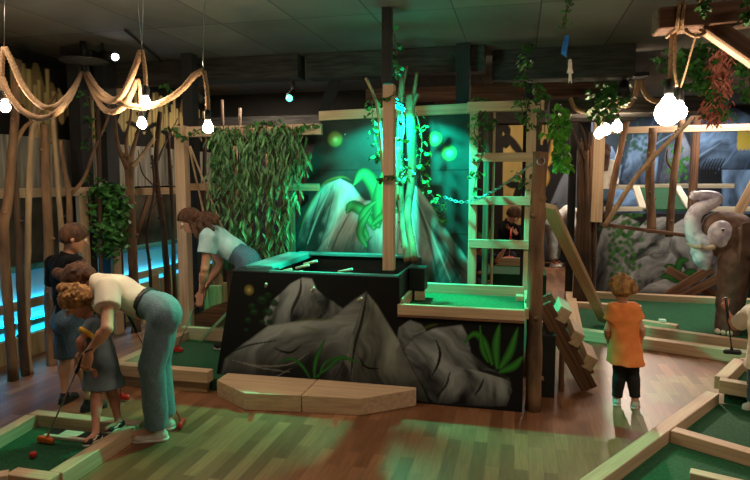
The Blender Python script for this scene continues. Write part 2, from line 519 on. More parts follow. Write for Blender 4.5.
# ------------------------------------------------------------------ implicit surfaces (bodies, clothes, animals)
class Field:
    def __init__(s, lo, hi, h):
        s.lo = np.array(lo, float); s.h = h
        n = np.ceil((np.array(hi, float) - s.lo) / h).astype(int) + 1
        s.F = np.full(n, .5, np.float32); s.n = n

    def sub(s, lo, hi):
        a = np.clip(np.floor((np.array(lo) - s.lo) / s.h).astype(int), 0, s.n - 1)
        b = np.clip(np.ceil((np.array(hi) - s.lo) / s.h).astype(int) + 1, 1, s.n)
        if (b <= a).any(): return None, None
        g = [(s.lo[i] + s.h * np.arange(a[i], b[i])).astype(np.float32) for i in range(3)]
        return tuple(slice(a[i], b[i]) for i in range(3)), np.stack(np.meshgrid(*g, indexing='ij'), -1)

    def mix(s, sl, d, k, mode):
        F = s.F[sl]
        if mode == 'add':
            if k > 0:
                h = np.clip(.5 + .5 * (F - d) / k, 0, 1); F = F * (1 - h) + d * h - k * h * (1 - h)
            else: F = np.minimum(F, d)
        else:
            if k > 0:
                h = np.clip(.5 - .5 * (F + d) / k, 0, 1); F = F * (1 - h) - d * h + k * h * (1 - h)
            else: F = np.maximum(F, -d)
        s.F[sl] = F

    def rc(s, a, b, ra, rb=None, k=.02, sq=None, cut=None, mode='add', o=0):
        rb = ra if rb is None else rb
        a, b = np.array(a, np.float32), np.array(b, np.float32); ra += o; rb += o
        m = max(ra, rb) + 2 * k + 3 * s.h
        sl, P = s.sub(np.minimum(a, b) - m, np.maximum(a, b) + m)
        if sl is None: return
        ba = b - a; pa = P - a
        t = np.clip(pa @ ba / max(float(ba @ ba), 1e-9), 0, 1)
        w = pa - t[..., None] * ba
        if sq:
            n = np.array(sq[0], np.float32); n /= np.linalg.norm(n)
            w = w + ((sq[1] - 1) * (w @ n))[..., None] * n
        d = np.linalg.norm(w, axis=-1) - (ra + (rb - ra) * t)
        if cut:
            for p, n in cut: d = np.maximum(d, (P - np.array(p, np.float32)) @ np.array(V(n).normalized(), np.float32))
        s.mix(sl, d, k, mode)

    def ell(s, c, r, ax=None, k=.02, mode='add', cut=None, o=0):
        c = np.array(c, np.float32); r = np.array(r, np.float32) + o; m = float(r.max()) + 2 * k + 3 * s.h
        sl, P = s.sub(c - m, c + m)
        if sl is None: return
        p = P - c
        if ax is not None: p = p @ np.array([list(V(x).normalized()) for x in ax], np.float32).T
        q = np.linalg.norm(p / r, axis=-1)
        q2 = np.linalg.norm(p / (r * r), axis=-1) + 1e-6
        d = q * (q - 1) / q2
        if cut:
            for pp, n in cut: d = np.maximum(d, (P - np.array(pp, np.float32)) @ np.array(V(n).normalized(), np.float32))
        s.mix(sl, d, k, mode)

    def plane(s, p, n):
        g = np.stack(np.meshgrid(*[(s.lo[i] + s.h * np.arange(s.n[i])).astype(np.float32) for i in range(3)], indexing='ij'), -1)
        s.F = np.maximum(s.F, (g - np.array(p, np.float32)) @ np.array(V(n).normalized(), np.float32))

    def wrinkle(s, amp, fr, seed=0, st=(1, 1, 1)):
        g = [(s.lo[i] + s.h * np.arange(s.n[i])) * fr * st[i] for i in range(3)]
        x, y, z = np.meshgrid(*g, indexing='ij', sparse=True)
        r = np.sin(x + 1.7 * np.sin(y * .8 + seed)) * np.sin(y * 1.1 + 1.3 * np.sin(z * .9)) + .5 * np.sin(z * 1.9 + 2 * np.sin(x * 1.3 + seed))
        s.F += (amp * r).astype(np.float32)

    def mesh(s, name):
        F = s.F; F[0] = F[-1] = .5; F[:, 0] = F[:, -1] = .5; F[:, :, 0] = F[:, :, -1] = .5
        ins = F < 0
        c = np.zeros(tuple(np.array(F.shape) - 1), np.int8)
        for i in (0, 1):
            for j in (0, 1):
                for k in (0, 1):
                    c += ins[i:F.shape[0] - 1 + i, j:F.shape[1] - 1 + j, k:F.shape[2] - 1 + k]
        act = np.argwhere((c > 0) & (c < 8))
        if len(act) == 0: return bpy.data.meshes.new(name)
        idx = np.full(c.shape, -1, np.int32); idx[tuple(act.T)] = np.arange(len(act))
        S = np.zeros((len(act), 3)); W = np.zeros(len(act))
        C8 = [(i, j, k) for i in (0, 1) for j in (0, 1) for k in (0, 1)]
        for a in C8:
            for ax in range(3):
                if a[ax]: continue
                b = list(a); b[ax] = 1
                fa = F[tuple((act + a).T)]; fb = F[tuple((act + b).T)]
                m = (fa < 0) != (fb < 0)
                t = np.where(m, fa / np.where(m, fa - fb, 1), 0)
                p = np.tile(np.array(a, float), (len(act), 1)); p[:, ax] += t
                S += p * m[:, None]; W += m
        vs = s.lo + (act + S / W[:, None]) * s.h
        faces = []
        for ax in range(3):
            u, v = (ax + 1) % 3, (ax + 2) % 3
            sa = [slice(None)] * 3; sb = [slice(None)] * 3
            sa[ax] = slice(0, -1); sb[ax] = slice(1, None)
            A, B = ins[tuple(sa)], ins[tuple(sb)]
            e = np.argwhere(A != B)
            e = e[(e[:, u] > 0) & (e[:, v] > 0) & (e[:, u] < F.shape[u] - 1) & (e[:, v] < F.shape[v] - 1)]
            def g(du, dv):
                q = e.copy(); q[:, u] += du; q[:, v] += dv; return idx[tuple(q.T)]
            f = np.stack([g(-1, -1), g(0, -1), g(0, 0), g(-1, 0)], 1)
            flip = ~A[tuple(e.T)]
            f[flip] = f[flip][:, ::-1]
            faces.append(f)
        faces = np.concatenate(faces); faces = faces[(faces >= 0).all(1)]
        me = bpy.data.meshes.new(name); me.from_pydata(vs.tolist(), [], faces.tolist()); me.update()
        return me


def fobj(F, name, m, parent):
    return link(name, F.mesh(name), m, parent, smooth=True)

# ------------------------------------------------------------------ people


def nrm(v): return V(v).normalized()


def add_hand(F, w, d, n, t, s, curl=.9, spread=.012):
    """w wrist, d along the palm, n out of the palm, t towards the thumb"""
    w, d, n, t = V(w), nrm(d), nrm(n), nrm(t)
    F.ell(w + d * .045 * s, (.05 * s, .038 * s, .017 * s), (d, t, n), k=.012)
    for i in range(4):
        L = (.040, .044, .041, .033)[i] * s
        b = w + d * .082 * s + t * ((1.5 - i) * .0205 * s); dd = d.copy()
        p = b - d * .02 * s
        for j, (l, r) in enumerate(((L, .0092), (L * .72, .0085), (L * .55, .0076))):
            q = (b if j == 0 else p) + dd * l
            F.rc(p, q, r * s, r * s * .93, k=.003); p = q
            a = curl * (.8, .9, .6)[j]; dd = (dd * math.cos(a) + n * math.sin(a)).normalized()
    p = w + d * .022 * s + t * .026 * s
    q = p + (d * .6 + t * .6 + n * .4).normalized() * .042 * s
    F.rc(p, q, .0125 * s, .0105 * s, k=.006)
    F.rc(q, q + (d * .8 + n * .7 - t * .1).normalized() * .034 * s, .010 * s, .0085 * s, k=.003)


def torso(F, J, s, bf, o=0, wide=1.0, k=.03):
    lat = (V(J['shR']) - V(J['shL'])).normalized()
    P, C, N = V(J['pel']), V(J['chest']), V(J['neck'])
    mid = P.lerp(C, .5) + V(J.get('belly', (0, 0, 0)))
    w = wide
    F.rc(P - lat * .065 * s * w, P + lat * .065 * s * w, .105 * s, k=k, sq=(bf, 1.12), o=o)
    F.rc(P - lat * .04 * s * w, mid - lat * .035 * s * w, .10 * s, .098 * s, k=k, sq=(bf, 1.15), o=o)
    F.rc(P + lat * .04 * s * w, mid + lat * .035 * s * w, .10 * s, .098 * s, k=k, sq=(bf, 1.15), o=o)
    F.rc(mid - lat * .035 * s, C - lat * .06 * s, .098 * s, .105 * s, k=k, sq=(bf, 1.15), o=o)
    F.rc(mid + lat * .035 * s, C + lat * .06 * s, .098 * s, .105 * s, k=k, sq=(bf, 1.15), o=o)
    F.rc(J['shL'], J['shR'], .058 * s, k=k, o=o)
    F.rc(C, N, .1 * s, .055 * s, k=k, sq=(bf, 1.1), o=o)


def human(label, J, s, bf, hf, hu, hs, spec, res=.0075, name='person', group=None, base=None):
    J = {k: (V(v) if k not in ('opt',) else v) for k, v in J.items()}
    bf, f = nrm(bf), nrm(hf); u = V(hu); u = (u - f * u.dot(f)).normalized(); r = f.cross(u)
    pts = list(J.values())
    lo = [min(p[i] for p in pts) - .17 for i in range(3)]; hi = [max(p[i] for p in pts) + .17 for i in range(3)]
    if base is None: base = ((J['anL'].x + J['anR'].x) / 2, (J['anL'].y + J['anR'].y) / 2, min(J['anL'].z, J['anR'].z) - .07 * s)
    T = thing(name, label, 'person', base, group)
    H = J['head']; skin = spec.get('skin', 'skin')
    F = Field(lo, hi, res)
    torso(F, J, s, bf)
    up = H - u * hs * .3 - f * hs * .05
    F.rc(J['neck'], up, .05 * s, .047 * s, k=.02)
    for S in 'LR':
        F.rc(J['sh' + S], J['el' + S], .046 * s, .037 * s, k=.02)
        F.rc(J['el' + S], J['wr' + S], .038 * s, .024 * s, k=.01)
        m = J['el' + S].lerp(J['wr' + S], .3); F.rc(m, J['el' + S].lerp(J['wr' + S], .45), .041 * s, .036 * s, k=.02)
        F.rc(J['hip' + S], J['kn' + S], .084 * s, .055 * s, k=.02)
        F.rc(J['kn' + S], J['an' + S], .054 * s, .036 * s, k=.015)
        a = J['kn' + S].lerp(J['an' + S], .25); F.rc(a - bf * .012 * s, J['kn' + S].lerp(J['an' + S], .4) - bf * .01 * s, .057 * s, .05 * s, k=.02)
        d = J['an' + S] - J['an' + S]; td = nrm(J['toe' + S] - J['an' + S])
        F.rc(J['an' + S] - V((0, 0, .02 * s)), J['toe' + S] - td * .03 * s + V((0, 0, .005)), .036 * s, .026 * s, k=.02)
        hd = spec.get('hand' + S)
        wd = nrm(J['wr' + S] - J['el' + S])
        if hd: d_, n_, t_, c_ = hd
        else:
            d_ = wd; n_ = bf.cross(V((0, 0, 1))) * (1 if S == 'L' else -1) + V((1e-3, 0, 0)); n_ = V(n_) - d_ * V(n_).dot(d_); t_ = d_.cross(n_) * (1 if S == 'L' else -1); c_ = .35
        add_hand(F, J['wr' + S], d_, n_, t_, s * spec.get('hands', 1), c_)
    # head
    F.ell(H + u * hs * .10 - f * hs * .03, (.36 * hs, .45 * hs, .40 * hs), (r, f, u), k=.02)
    F.ell(H - u * hs * .13 + f * hs * .08, (.29 * hs, .31 * hs, .35 * hs), (r, f, u), k=.02)
    F.rc(H - u * hs * .40 + f * hs * .26, H - u * hs * .38 + f * hs * .24, .10 * hs, k=.03)
    F.rc(H + u * hs * .10 + f * hs * .40, H - u * hs * .07 + f * hs * .50, .03 * hs, .055 * hs, k=.012)
    F.ell(H - u * hs * .235 + f * hs * .385, (.11 * hs, .05 * hs, .045 * hs), (r, f, u), k=.008)
    for q in (-1, 1):
        F.ell(H + u * hs * .045 + f * hs * .46 + r * q * hs * .165, (.085 * hs, .07 * hs, .06 * hs), (r, f, u), k=.012, mode='sub')
        F.ell(H - u * hs * .04 - f * hs * .02 + r * q * hs * .36, (.04 * hs, .07 * hs, .12 * hs), (r, f, u), k=.008)
        F.ell(H - u * hs * .02 + f * hs * .01 + r * q * hs * .41, (.02 * hs, .04 * hs, .07 * hs), (r, f, u), k=.004, mode='sub')
    fobj(F, 'body', M[skin], T)
    if spec.get('face', True):
        for q in (-1, 1):
            c = H + u * hs * .045 + f * hs * .385 + r * q * hs * .155
            e = ball('eye', c, .055 * hs, M['eyewhite'], T, seg=12)
            ball('pupil', c + f * hs * .03, .032 * hs, M['pupil'], e, seg=10)
        tube('lips', [H - u * hs * .235 + f * hs * .425 + r * hs * x + f * hs * (-abs(x) * .5) for x in (-.09, 0, .09)], .016 * hs, M['lips'], T, seg=6)
    # trousers
    pt = spec.get('pants')
    if pt:
        F = Field(lo, hi, res); lo_ = pt.get('loose', .012)
        lat = (J['shR'] - J['shL']).normalized(); P = J['pel']
        tp = pt.get('top', .35)
        pcut = [(P.lerp(J['chest'], tp), J['chest'] - P)]
        mid = P.lerp(J['chest'], .5)
        for q in (-1, 1):
            F.rc(P + lat * q * .05 * s, mid + lat * q * .035 * s, .105 * s, .1 * s, k=.02, sq=(bf, 1.12), cut=pcut, o=lo_)
        F.rc(P - lat * .065 * s, P + lat * .065 * s, .108 * s, k=.03, sq=(bf, 1.1), o=lo_, cut=pcut)
        for S in 'LR':
            h, k_, a = J['hip' + S], J['kn' + S], J['an' + S]
            L = pt.get('len', 1.9)
            kw = pt.get('knee', .064)
            if L <= 1:
                e = h.lerp(k_, L); F.rc(h, e + (e - h) * .15, .088 * s, .070 * s + lo_ * .5, k=.02, o=lo_, cut=[(e, e - h)])
            else:
                e = k_.lerp(a, L - 1)
                F.rc(h, k_, .088 * s, kw * s, k=.02, o=lo_)
                F.rc(k_, e + (e - k_).normalized() * .05, kw * s, pt.get('ankle', .05) * s, k=.012, o=lo_, cut=[(e, e - k_)])
                F.rc(k_.lerp(a, .2) - bf * .012 * s, k_.lerp(a, .42) - bf * .01 * s, .062 * s, .055 * s, k=.02, o=lo_)
        F.rc(J['hipL'] - bf * .03 * s, J['hipR'] - bf * .03 * s, pt.get('seat', .098) * s, k=.03, o=lo_, cut=pcut)
        F.wrinkle(pt.get('wr', .0022), 42, 2, (1, 1, .5))
        po = fobj(F, pt.get('name', 'jeans'), M[pt['m']], T)
        if pt.get('belt'):
            F = Field(lo, hi, res)
            c = P.lerp(J['chest'], tp - .02); ax = (J['chest'] - P).normalized()
            cc = [(c + ax * .018, ax), (c - ax * .018, -ax)]
            for q in (-1, 1):
                F.rc(P + lat * q * .05 * s, mid + lat * q * .035 * s, .105 * s, .1 * s, k=.02, sq=(bf, 1.12), o=lo_ + .008, cut=cc)
            fobj(F, 'belt', M['leather'], T)
    sh = spec.get('shirt')
    if sh:
        F = Field(lo, hi, res * sh.get('rs', 1)); o = sh.get('loose', .014)
        torso(F, J, s, bf, o=o, wide=sh.get('wide', 1))
        if sh.get('skirt'):   # dress or long tee: widen down to the hem
            hp, hr, sq = sh['skirt']; hp = V(hp)
            F.rc(J['chest'].lerp(J['pel'], .4), hp + (hp - J['chest']) * .25, .10 * s + o, hr * 1.05, k=.03, sq=(bf, sq))
        F.rc(J['neck'] - (J['neck'] - J['chest']) * .3, J['neck'] + (H - J['neck']) * .12, .07 * s, .056 * s, k=.02, o=o * .6)
        hem = sh['hem']; F.plane(hem[0], hem[1])
        nk = nrm(H - J['neck']); F.plane(J['neck'] + nk * .035 * s, nk)
        sl = sh.get('sleeve', .5)
        for S in 'LR':
            a, b, c = J['sh' + S], J['el' + S], J['wr' + S]
            if sl <= 1:
                e = a.lerp(b, sl); F.rc(a, e + (e - a).normalized() * .05, .058 * s, .058 * s, k=.02, o=o + .004, cut=[(e, b - a)])
            else:
                e = b.lerp(c, sl - 1); F.rc(a, b, .055 * s, .044 * s, k=.02, o=o); F.rc(b, e + (e - b).normalized() * .04, .045 * s, .03 * s, k=.012, o=o, cut=[(e, c - b)])
        F.wrinkle(sh.get('wr', .003), 26, 1)
        so = fobj(F, sh.get('name', 'shirt'), M[sh['m']], T)
        if sh.get('trim'):
            for S in 'LR':
                a, b = J['sh' + S], J['el' + S]; e = a.lerp(b, sl - .02); d = (b - a).normalized()
                tube('sleeve_trim', [e - d * .012, e + d * .012], .058 * s + o + .008, M[sh['trim']], so, seg=18, curve=False)
    so = spec.get('shoes')
    if so:
        for S in 'LR':
            a, t = J['an' + S], J['toe' + S]; td = V((t.x - a.x, t.y - a.y, 0)).normalized(); zt = spec.get('zs' + S, None)
            z0 = (min(t.z, a.z) - .035 * s) if zt is None else zt
            sd = td.cross(V((0, 0, 1)))
            heel = V((a.x, a.y, z0 + .036 * s)) - td * .035 * s; toe = V((a.x, a.y, z0 + .028 * s)) + td * .135 * s
            l2 = [min(heel[i], toe[i], a[i]) - .1 for i in range(3)]; h2 = [max(heel[i], toe[i], a[i]) + .1 for i in range(3)]
            F = Field(l2, h2, res * .8)
            cz = [((0, 0, z0 + .012 * s), (0, 0, -1))]
            F.rc(heel, toe, .040 * s, .036 * s, k=.015, cut=cz)
            F.rc(toe - td * .02 * s - sd * .012 * s, toe - td * .02 * s + sd * .012 * s, .033 * s, k=.015, cut=cz)
            at = V((a.x, a.y, z0 + so.get('high', .085) * s))
            F.rc(heel + td * .03 * s, at, .042 * s, .042 * s, k=.02, cut=[(at, (0, 0, 1))] + cz)
            ob = fobj(F, 'shoe', M[so['m']], T)
            F = Field(l2, h2, res * .8)
            cz = [((0, 0, z0 + .022 * s), (0, 0, 1)), ((0, 0, z0), (0, 0, -1))]
            F.rc((heel.x, heel.y, z0 + .012 * s), (toe.x, toe.y, z0 + .012 * s), .046 * s, .041 * s, k=.01, cut=cz)
            fobj(F, 'sole', M[so.get('sole', 'rubber')], ob)
            if so.get('laces'):
                for i in range(4):
                    p = V((a.x, a.y, z0)) + td * (.02 + .022 * i) * s + V((0, 0, (.083 - .009 * i) * s))
                    tube('lace', [p - sd * .022 * s - V((0, 0, .008)), p, p + sd * .022 * s - V((0, 0, .008))], .0035, M['white'], ob, seg=6)
            if so.get('stripe'):
                for q in (-1, 1):
                    p = V((a.x, a.y, z0 + .04 * s)) + sd * q * .039 * s
                    tube('side_stripe', [p - td * .03 * s, p + td * .02 * s + V((0, 0, .014)), p + td * .05 * s + V((0, 0, .002)), p + td * .085 * s + V((0, 0, .0))], .0045, M['white'], ob, seg=6)
    hr = spec.get('hair')
    if hr:
        F = Field([H[i] - hs * 1.6 for i in range(3)], [H[i] + hs * 1.6 for i in range(3)], res * .8)
        th = hr.get('thick', .05)
        n_ = f * .75 - u * .62
        F.ell(H + u * hs * .12 - f * hs * .04, ((.38 + th) * hs, (.47 + th) * hs, (.42 + th) * hs), (r, f, u), k=0, cut=[(H + f * hs * hr.get('line', .24) + u * hs * .05, n_)])
        F.ell(H + u * hs * .02 - f * hs * .16, ((.37 + th) * hs, (.34 + th) * hs, (.44 + th) * hs), (r, f, u), k=.01, cut=[(H - f * hs * .12, f * .9 - u * .2), (H - u * hs * hr.get('nape', .28), -u)])
        for (p, q, a, b) in hr.get('locks', []):
            F.rc(p, q, a, b, k=.012)
        rg = random.Random(hr.get('seed', 3))
        for i in range(hr.get('curls', 0)):
            d = V((rg.gauss(0, 1), rg.gauss(0, 1), rg.gauss(0, 1))).normalized()
            if d.dot(n_.normalized()) > .05: continue
            c = H + u * hs * .10 - f * hs * .05 + r * (d.dot(r) * .44 * hs) + f * (d.dot(f) * .5 * hs) + u * (d.dot(u) * .48 * hs)
            a = nrm((rg.gauss(0, 1), rg.gauss(0, 1), rg.gauss(0, 1)))
            F.rc(c - a * hs * .06, c + a * hs * .06, hs * rg.uniform(.04, .075), k=.006)
        F.wrinkle(hr.get('wr', .002), hr.get('fr', 110), 4)
        fobj(F, 'hair', M[hr['m']], T)
    return T


def golf_club(label, grip_top, head, m_head, m_shaft='metal', toe=(1, 0, 0), m_grip='blackplastic'):
    g, h = V(grip_top), V(head); d = (h - g).normalized()
    T = thing('golf_club', label, 'golf club', (h.x, h.y, h.z - .02), None)
    tube('shaft', [g, h], .0055, M[m_shaft], T, seg=8, curve=False)
    tube('grip', [g - d * .02, g + d * .2], .0115, M[m_grip], T, seg=10, curve=False)
    t = V(toe); t.z = 0; t = t.normalized(); sd = t.cross(V((0, 0, 1)))
    F = Field([h[i] - .1 for i in range(3)], [h[i] + .1 for i in range(3)], .004)
    c = V((h.x, h.y, h.z))
    F.rc(c - t * .045, c + t * .045, .020, .024, k=.01, sq=(sd, 1.15), cut=[((0, 0, h.z - .018), (0, 0, -1)), (c - sd * .014, -sd)])
    F.rc(c, c - d * .04, .012, .009, k=.01)
    fobj(F, 'club_head', M[m_head], T)
    return T


# ------------------------------------------------------------------ plants


def leaf_cluster(bm, rg, p, size, droop, shape='ivy'):
    """one leaf with a folded midrib at p"""
    th = rg.uniform(0, 2 * PI); d = V((math.cos(th), math.sin(th), -droop + rg.uniform(-.35, .35))).normalized()
    s = d.cross(V((0, 0, 1))).normalized(); up = s.cross(d)
    q = Matrix.Rotation(rg.uniform(-.8, .8), 3, d); s = q @ s; up = q @ up
    L = size * rg.uniform(.65, 1.2)
    if shape == 'ivy': prof = [(.0, .05), (.18, .48), (.42, .36), (.62, .42), (1, 0)]
    else: prof = [(.0, .02), (.25, .10), (.55, .11), (.8, .07), (1, 0)]
    mid = [bm.verts.new(p + d * (L * x) - up * (L * .10 * x * x * (1 if shape == 'ivy' else 2))) for x, w in prof]
    lft = [bm.verts.new(p + d * (L * x) + s * (L * w) + up * (L * w * .35) - up * (L * .1 * x * x)) for x, w in prof[:-1]]
    rgt = [bm.verts.new(p + d * (L * x) - s * (L * w) + up * (L * w * .35) - up * (L * .1 * x * x)) for x, w in prof[:-1]]
    for i in range(len(prof) - 2):
        bm.faces.new((mid[i], lft[i], lft[i + 1], mid[i + 1])); bm.faces.new((mid[i], mid[i + 1], rgt[i + 1], rgt[i]))
    bm.faces.new((mid[-2], lft[-1], mid[-1])); bm.faces.new((mid[-2], mid[-1], rgt[-1]))


def vine(label, pts, n, size, spread, m='ivy', seed=1, group=None, shape='ivy', name='ivy_vine', cat='vine', droop=.5, stemr=.004):
    rg = random.Random(seed)
    P = catmull(pts, 10)
    T = thing(name, label, cat, P[-1], group)
    tube('stem', pts, stemr, M['stem'], T, seg=6, smooth_n=8)
    bm = bmesh.new()
    for i in range(n):
        t = rg.random() * (len(P) - 1); k = min(int(t), len(P) - 2); p = P[k].lerp(P[k + 1], t - k)
        p = p + V((rg.gauss(0, spread), rg.gauss(0, spread), rg.gauss(0, spread * .5)))
        leaf_cluster(bm, rg, p, size, droop, shape)
    link('foliage', bm_mesh(bm, 'foliage'), M[m], T)
    return T


def trunk(label, pts, rad, m='bark', branches=(), seed=1, group=None, name='bare_tree', cat='tree', knots=5, seg=12):
    rg = random.Random(seed)
    bm = bmesh.new(); P = tube_bm(bm, pts, rad, seg=seg, rough=.16, seed=seed, smooth_n=8)
    for i in range(knots):
        j = rg.randrange(2, len(P) - 2); th = rg.random() * 6.28; r = rad[0] if hasattr(rad, '__len__') else rad
        c = P[j]; t = (P[j + 1] - P[j - 1]).normalized(); a = V((math.cos(th), math.sin(th), 0)); a = (a - t * a.dot(t)).normalized()
        tube_bm(bm, [c, c + a * r * 1.25 + t * r * .2], [r * .5, r * .3], seg=7, curve=False)
    T = link(name, bm_mesh(bm, name), M[m], None, smooth=True)
    tag(T, label, cat, group)
    for bp, br in branches:
        b2 = bmesh.new(); tube_bm(b2, bp, br, seg=8, rough=.14, seed=seed + 3, smooth_n=6)
        link('branch', bm_mesh(b2, 'branch'), M[m], T, smooth=True)
    return T

# ================================================================== THE ROOM
def struct(o): o['kind'] = 'structure'; return o


struct(box('floor', -4.85, 5.2, -1.5, 13.3, -.1, 0, M['floor'], bevel=0))
struct(box('ceiling', -4.85, 5.2, -1.5, 13.3, 3.0, 3.1, M['ceil'], bevel=0))
struct(box('wall_left', -4.97, -4.85, -1.5, 13.3, 0, 3, M['darkwall'], bevel=0))
struct(box('wall_right', 5.2, 5.3, -1.5, 13.3, 0, 3, M['darkwall'], bevel=0))
struct(box('wall_back', -4.85, 5.2, 13.3, 13.4, 0, 3, M['darkwall'], bevel=0))
struct(box('wall_front', -4.85, 5.2, -1.6, -1.5, 0, 3, M['darkwall'], bevel=0))
struct(box('wall_partition', -4.85, -1.2, 8.6, 8.7, 0, 3, M['darkwall'], bevel=0))
# dark beams under the ceiling
tag(box('ceiling_beam', -4.8, -2.26, 5.98, 6.2, 2.755, 2.998, M['beam']), 'dark rough beam under the ceiling on the left, in front of the willow curtain', 'beam')
tag(box('ceiling_beam', -2.18, -.36, 6.02, 6.24, 2.75, 2.998, M['beam']), 'dark rough beam under the ceiling behind the tall green-lit mural', 'beam')
tag(box('ceiling_beam', -.3, 1.05, 6.3, 6.55, 2.70, 2.998, M['beam']), 'dark thick beam under the ceiling right of the ladder', 'beam')
tag(box('ceiling_beam', -1.95, 1.2, 7.6, 7.8, 2.70, 2.86, M['beamwood']), 'brown wooden beam lower and farther back behind the central post', 'beam')
tag(box('ceiling_beam', -4.8, 1.4, 8.2, 8.4, 2.45, 2.62, M['beam']), 'low dark beam crossing the back of the hall above the palisade', 'beam')
tag(box('air_duct', .3, 2.0, 7.0, 7.5, 2.42, 2.58, M['beam']), 'grey ventilation duct hanging below the ceiling right of the ladder', 'duct')
tag(board('roof_brace', aY(338, 74, 6.3), aY(324, 112, 6.3), .12, .1, M['dark']), 'dark slanting brace hanging from the ceiling beam', 'brace')
tag(box('steel_column', -.62, -.49, 5.9, 6.04, 0, 2.998, M['dark']), 'dark square column behind the tall mural next to the ladder', 'column')
tag(box('steel_column', .02, .12, 6.6, 6.7, 0, 2.998, M['dark']), 'thin dark column behind the ladder with ivy on it', 'column')
p = aX(86, 275, -4.45); tag(box('steel_column', -4.5, -4.36, p.y - .08, p.y + .08, 0, 2.998, M['dark']), 'dark column behind the forked tree on the left wall', 'column')
p = aX(111, 265, -4.45); tag(box('steel_column', -4.5, -4.36, p.y - .1, p.y + .1, 0, 2.998, M['dark']), 'dark column behind the thick ivy bush on the left wall', 'column')
p = aY(187, 90, 5.7); tag(box('steel_column', p.x - .06, p.x + .06, 5.7, 5.82, 0, 2.998, M['dark']), 'dark column behind the pale gate post', 'column')
p = aY(389, 50, 4.6); tag(box('steel_column', p.x - .05, p.x + .02, 4.56, 4.65, 2.44, 2.998, M['dark']), 'dark short column from the ceiling down onto the tall squared post', 'column')
tag(tube('cable', [aZ(125, 30, 2.99), aZ(160, 60, 2.985), aZ(178, 74, 2.985)], .012, M['dark'], seg=6), 'thin dark cable run along the ceiling at the left', 'cable')

# ------------------------------------------------------------------ left wall: display with blue light
XW = -4.62
T = thing('lit_display_wall', 'glass-fronted display with glowing blue bands behind the row of trunks', 'display', (XW, 6, 0))
box('skirting_boards', XW, XW + .06, 3.2, 8.5, 0, .22, M['beige'], T)
box('back_panel', XW - .1, XW - .06, 3.2, 8.5, .2, .88, M['palepanel'], T)
box('ledge', XW - .08, XW + .08, 3.2, 8.5, .84, .885, M['teal'], T)
box('ledge', XW - .08, XW + .05, 3.2, 8.5, .31, .325, M['palepanel'], T)
o = box('rail_board', XW + .03, XW + .07, 3.2, 8.5, .475, .56, M['pine_dull'], T)
box('glass_pane', XW - .05, XW - .03, 3.2, 8.5, .885, 1.55, M['glassdark'], T)
box('corrugated_sheet', XW - .04, XW - .02, 3.2, 8.5, 1.62, 2.12, M['smoke'], T)
box('ledge_lip', XW + .04, XW + .055, 3.2, 8.5, .30, .352, M['teal'], T)
for z in (.505, .327, .19):
    box('blue_light_strip', XW - .05, XW - .03, 3.2, 8.5, z, z + .012, M['led'], T, bevel=0)
for y in (4.3, 5.35, 6.5, 7.5):
    board('inner_brace', (XW - .02, y, .9), (XW - .02, y + .35, 1.5), .03, .06, M['oldwood'], T, up=(0, 1, 0))


def bamboo(cv):
    n = Noise2(5); rg = random.Random(4)
    x = cv.X
    cv.over(smooth01((2.70 + .12 * np.sin(x * 9) + .08 * np.sin(x * 31) - cv.Z) / .02), lin('7a6642'))
    for k in range(84):
        c = 3.2 + k * .064 + rg.uniform(-.02, .02); w = rg.uniform(.028, .042)
        d = np.abs(x - c - .03 * (cv.Z - 2)) / w
        top = 2.78 + rg.uniform(-.2, .1)
        a = smooth01((1 - d) * 3) * (cv.Z < top)
        sh = .35 + .65 * (1 - d * .8) * (.6 + .6 * n.f(x * 20, cv.Z * 1.5))
        col = np.array(lin('d0b67c'))[None, None] * np.clip(sh, 0, 1)[..., None]
        cv.C = cv.C * (1 - a[..., None]) + col * a[..., None]
    for k in range(8):
        c = 3.5 + k * .68 + rg.uniform(-.1, .1); z = rg.uniform(2.1, 2.5)
        for j in range(6):
            th = rg.uniform(.2, 2.9); L = rg.uniform(.15, .4)
            cv.stroke([(c, z), (c + math.cos(th) * L * .6, z + math.sin(th) * L * .7), (c + math.cos(th) * L, z + math.sin(th) * L * .8)], .035, '0c0a08', 1, .2)
        cv.over(smooth01((.22 - np.abs(cv.X - c)) / .04) * smooth01((.14 + .05 * np.sin(cv.X * 31) - np.abs(cv.Z - 2.2)) / .02), lin('100d0a'))


b = mural('bamboo_mural', [((3.2, 2.12), (8.5, 2.12), (8.5, 2.85), (3.2, 2.85))], XW - .05, '15120e', bamboo, step=.014, axis='X', away=-1)
tag(b, 'painted panel of yellow bamboo stems and dark leaves high on the left wall', 'mural')

# the fence in front of it
XF = -4.3
T = thing('wooden_fence', 'pale timber fence frame along the left wall among the trunks', 'fence', (XF, 5.5, 0))
board('rail', (XF, 3.6, 1.585), (XF, 6.05, 1.585), .045, .085, M['pine'], T)
board('rail', (XF, 6.05, 1.565), (XF, 7.3, 1.565), .045, .085, M['pine_dull'], T)
for u, zt in ((86, 1.545), (117, 1.545)):
    y = aX(u, 285, XF).y; board('post', (XF, y, 0), (XF, y, zt), .045, .13, M['pine'], T, up=(0, 1, 0))
for y in np.arange(6.2, 8.4, .19):
    board('slat', (XF, y, 0), (XF, y, .52 + .03 * math.sin(y * 17)), .03, .16, M['beige'], T, up=(0, 1, 0))

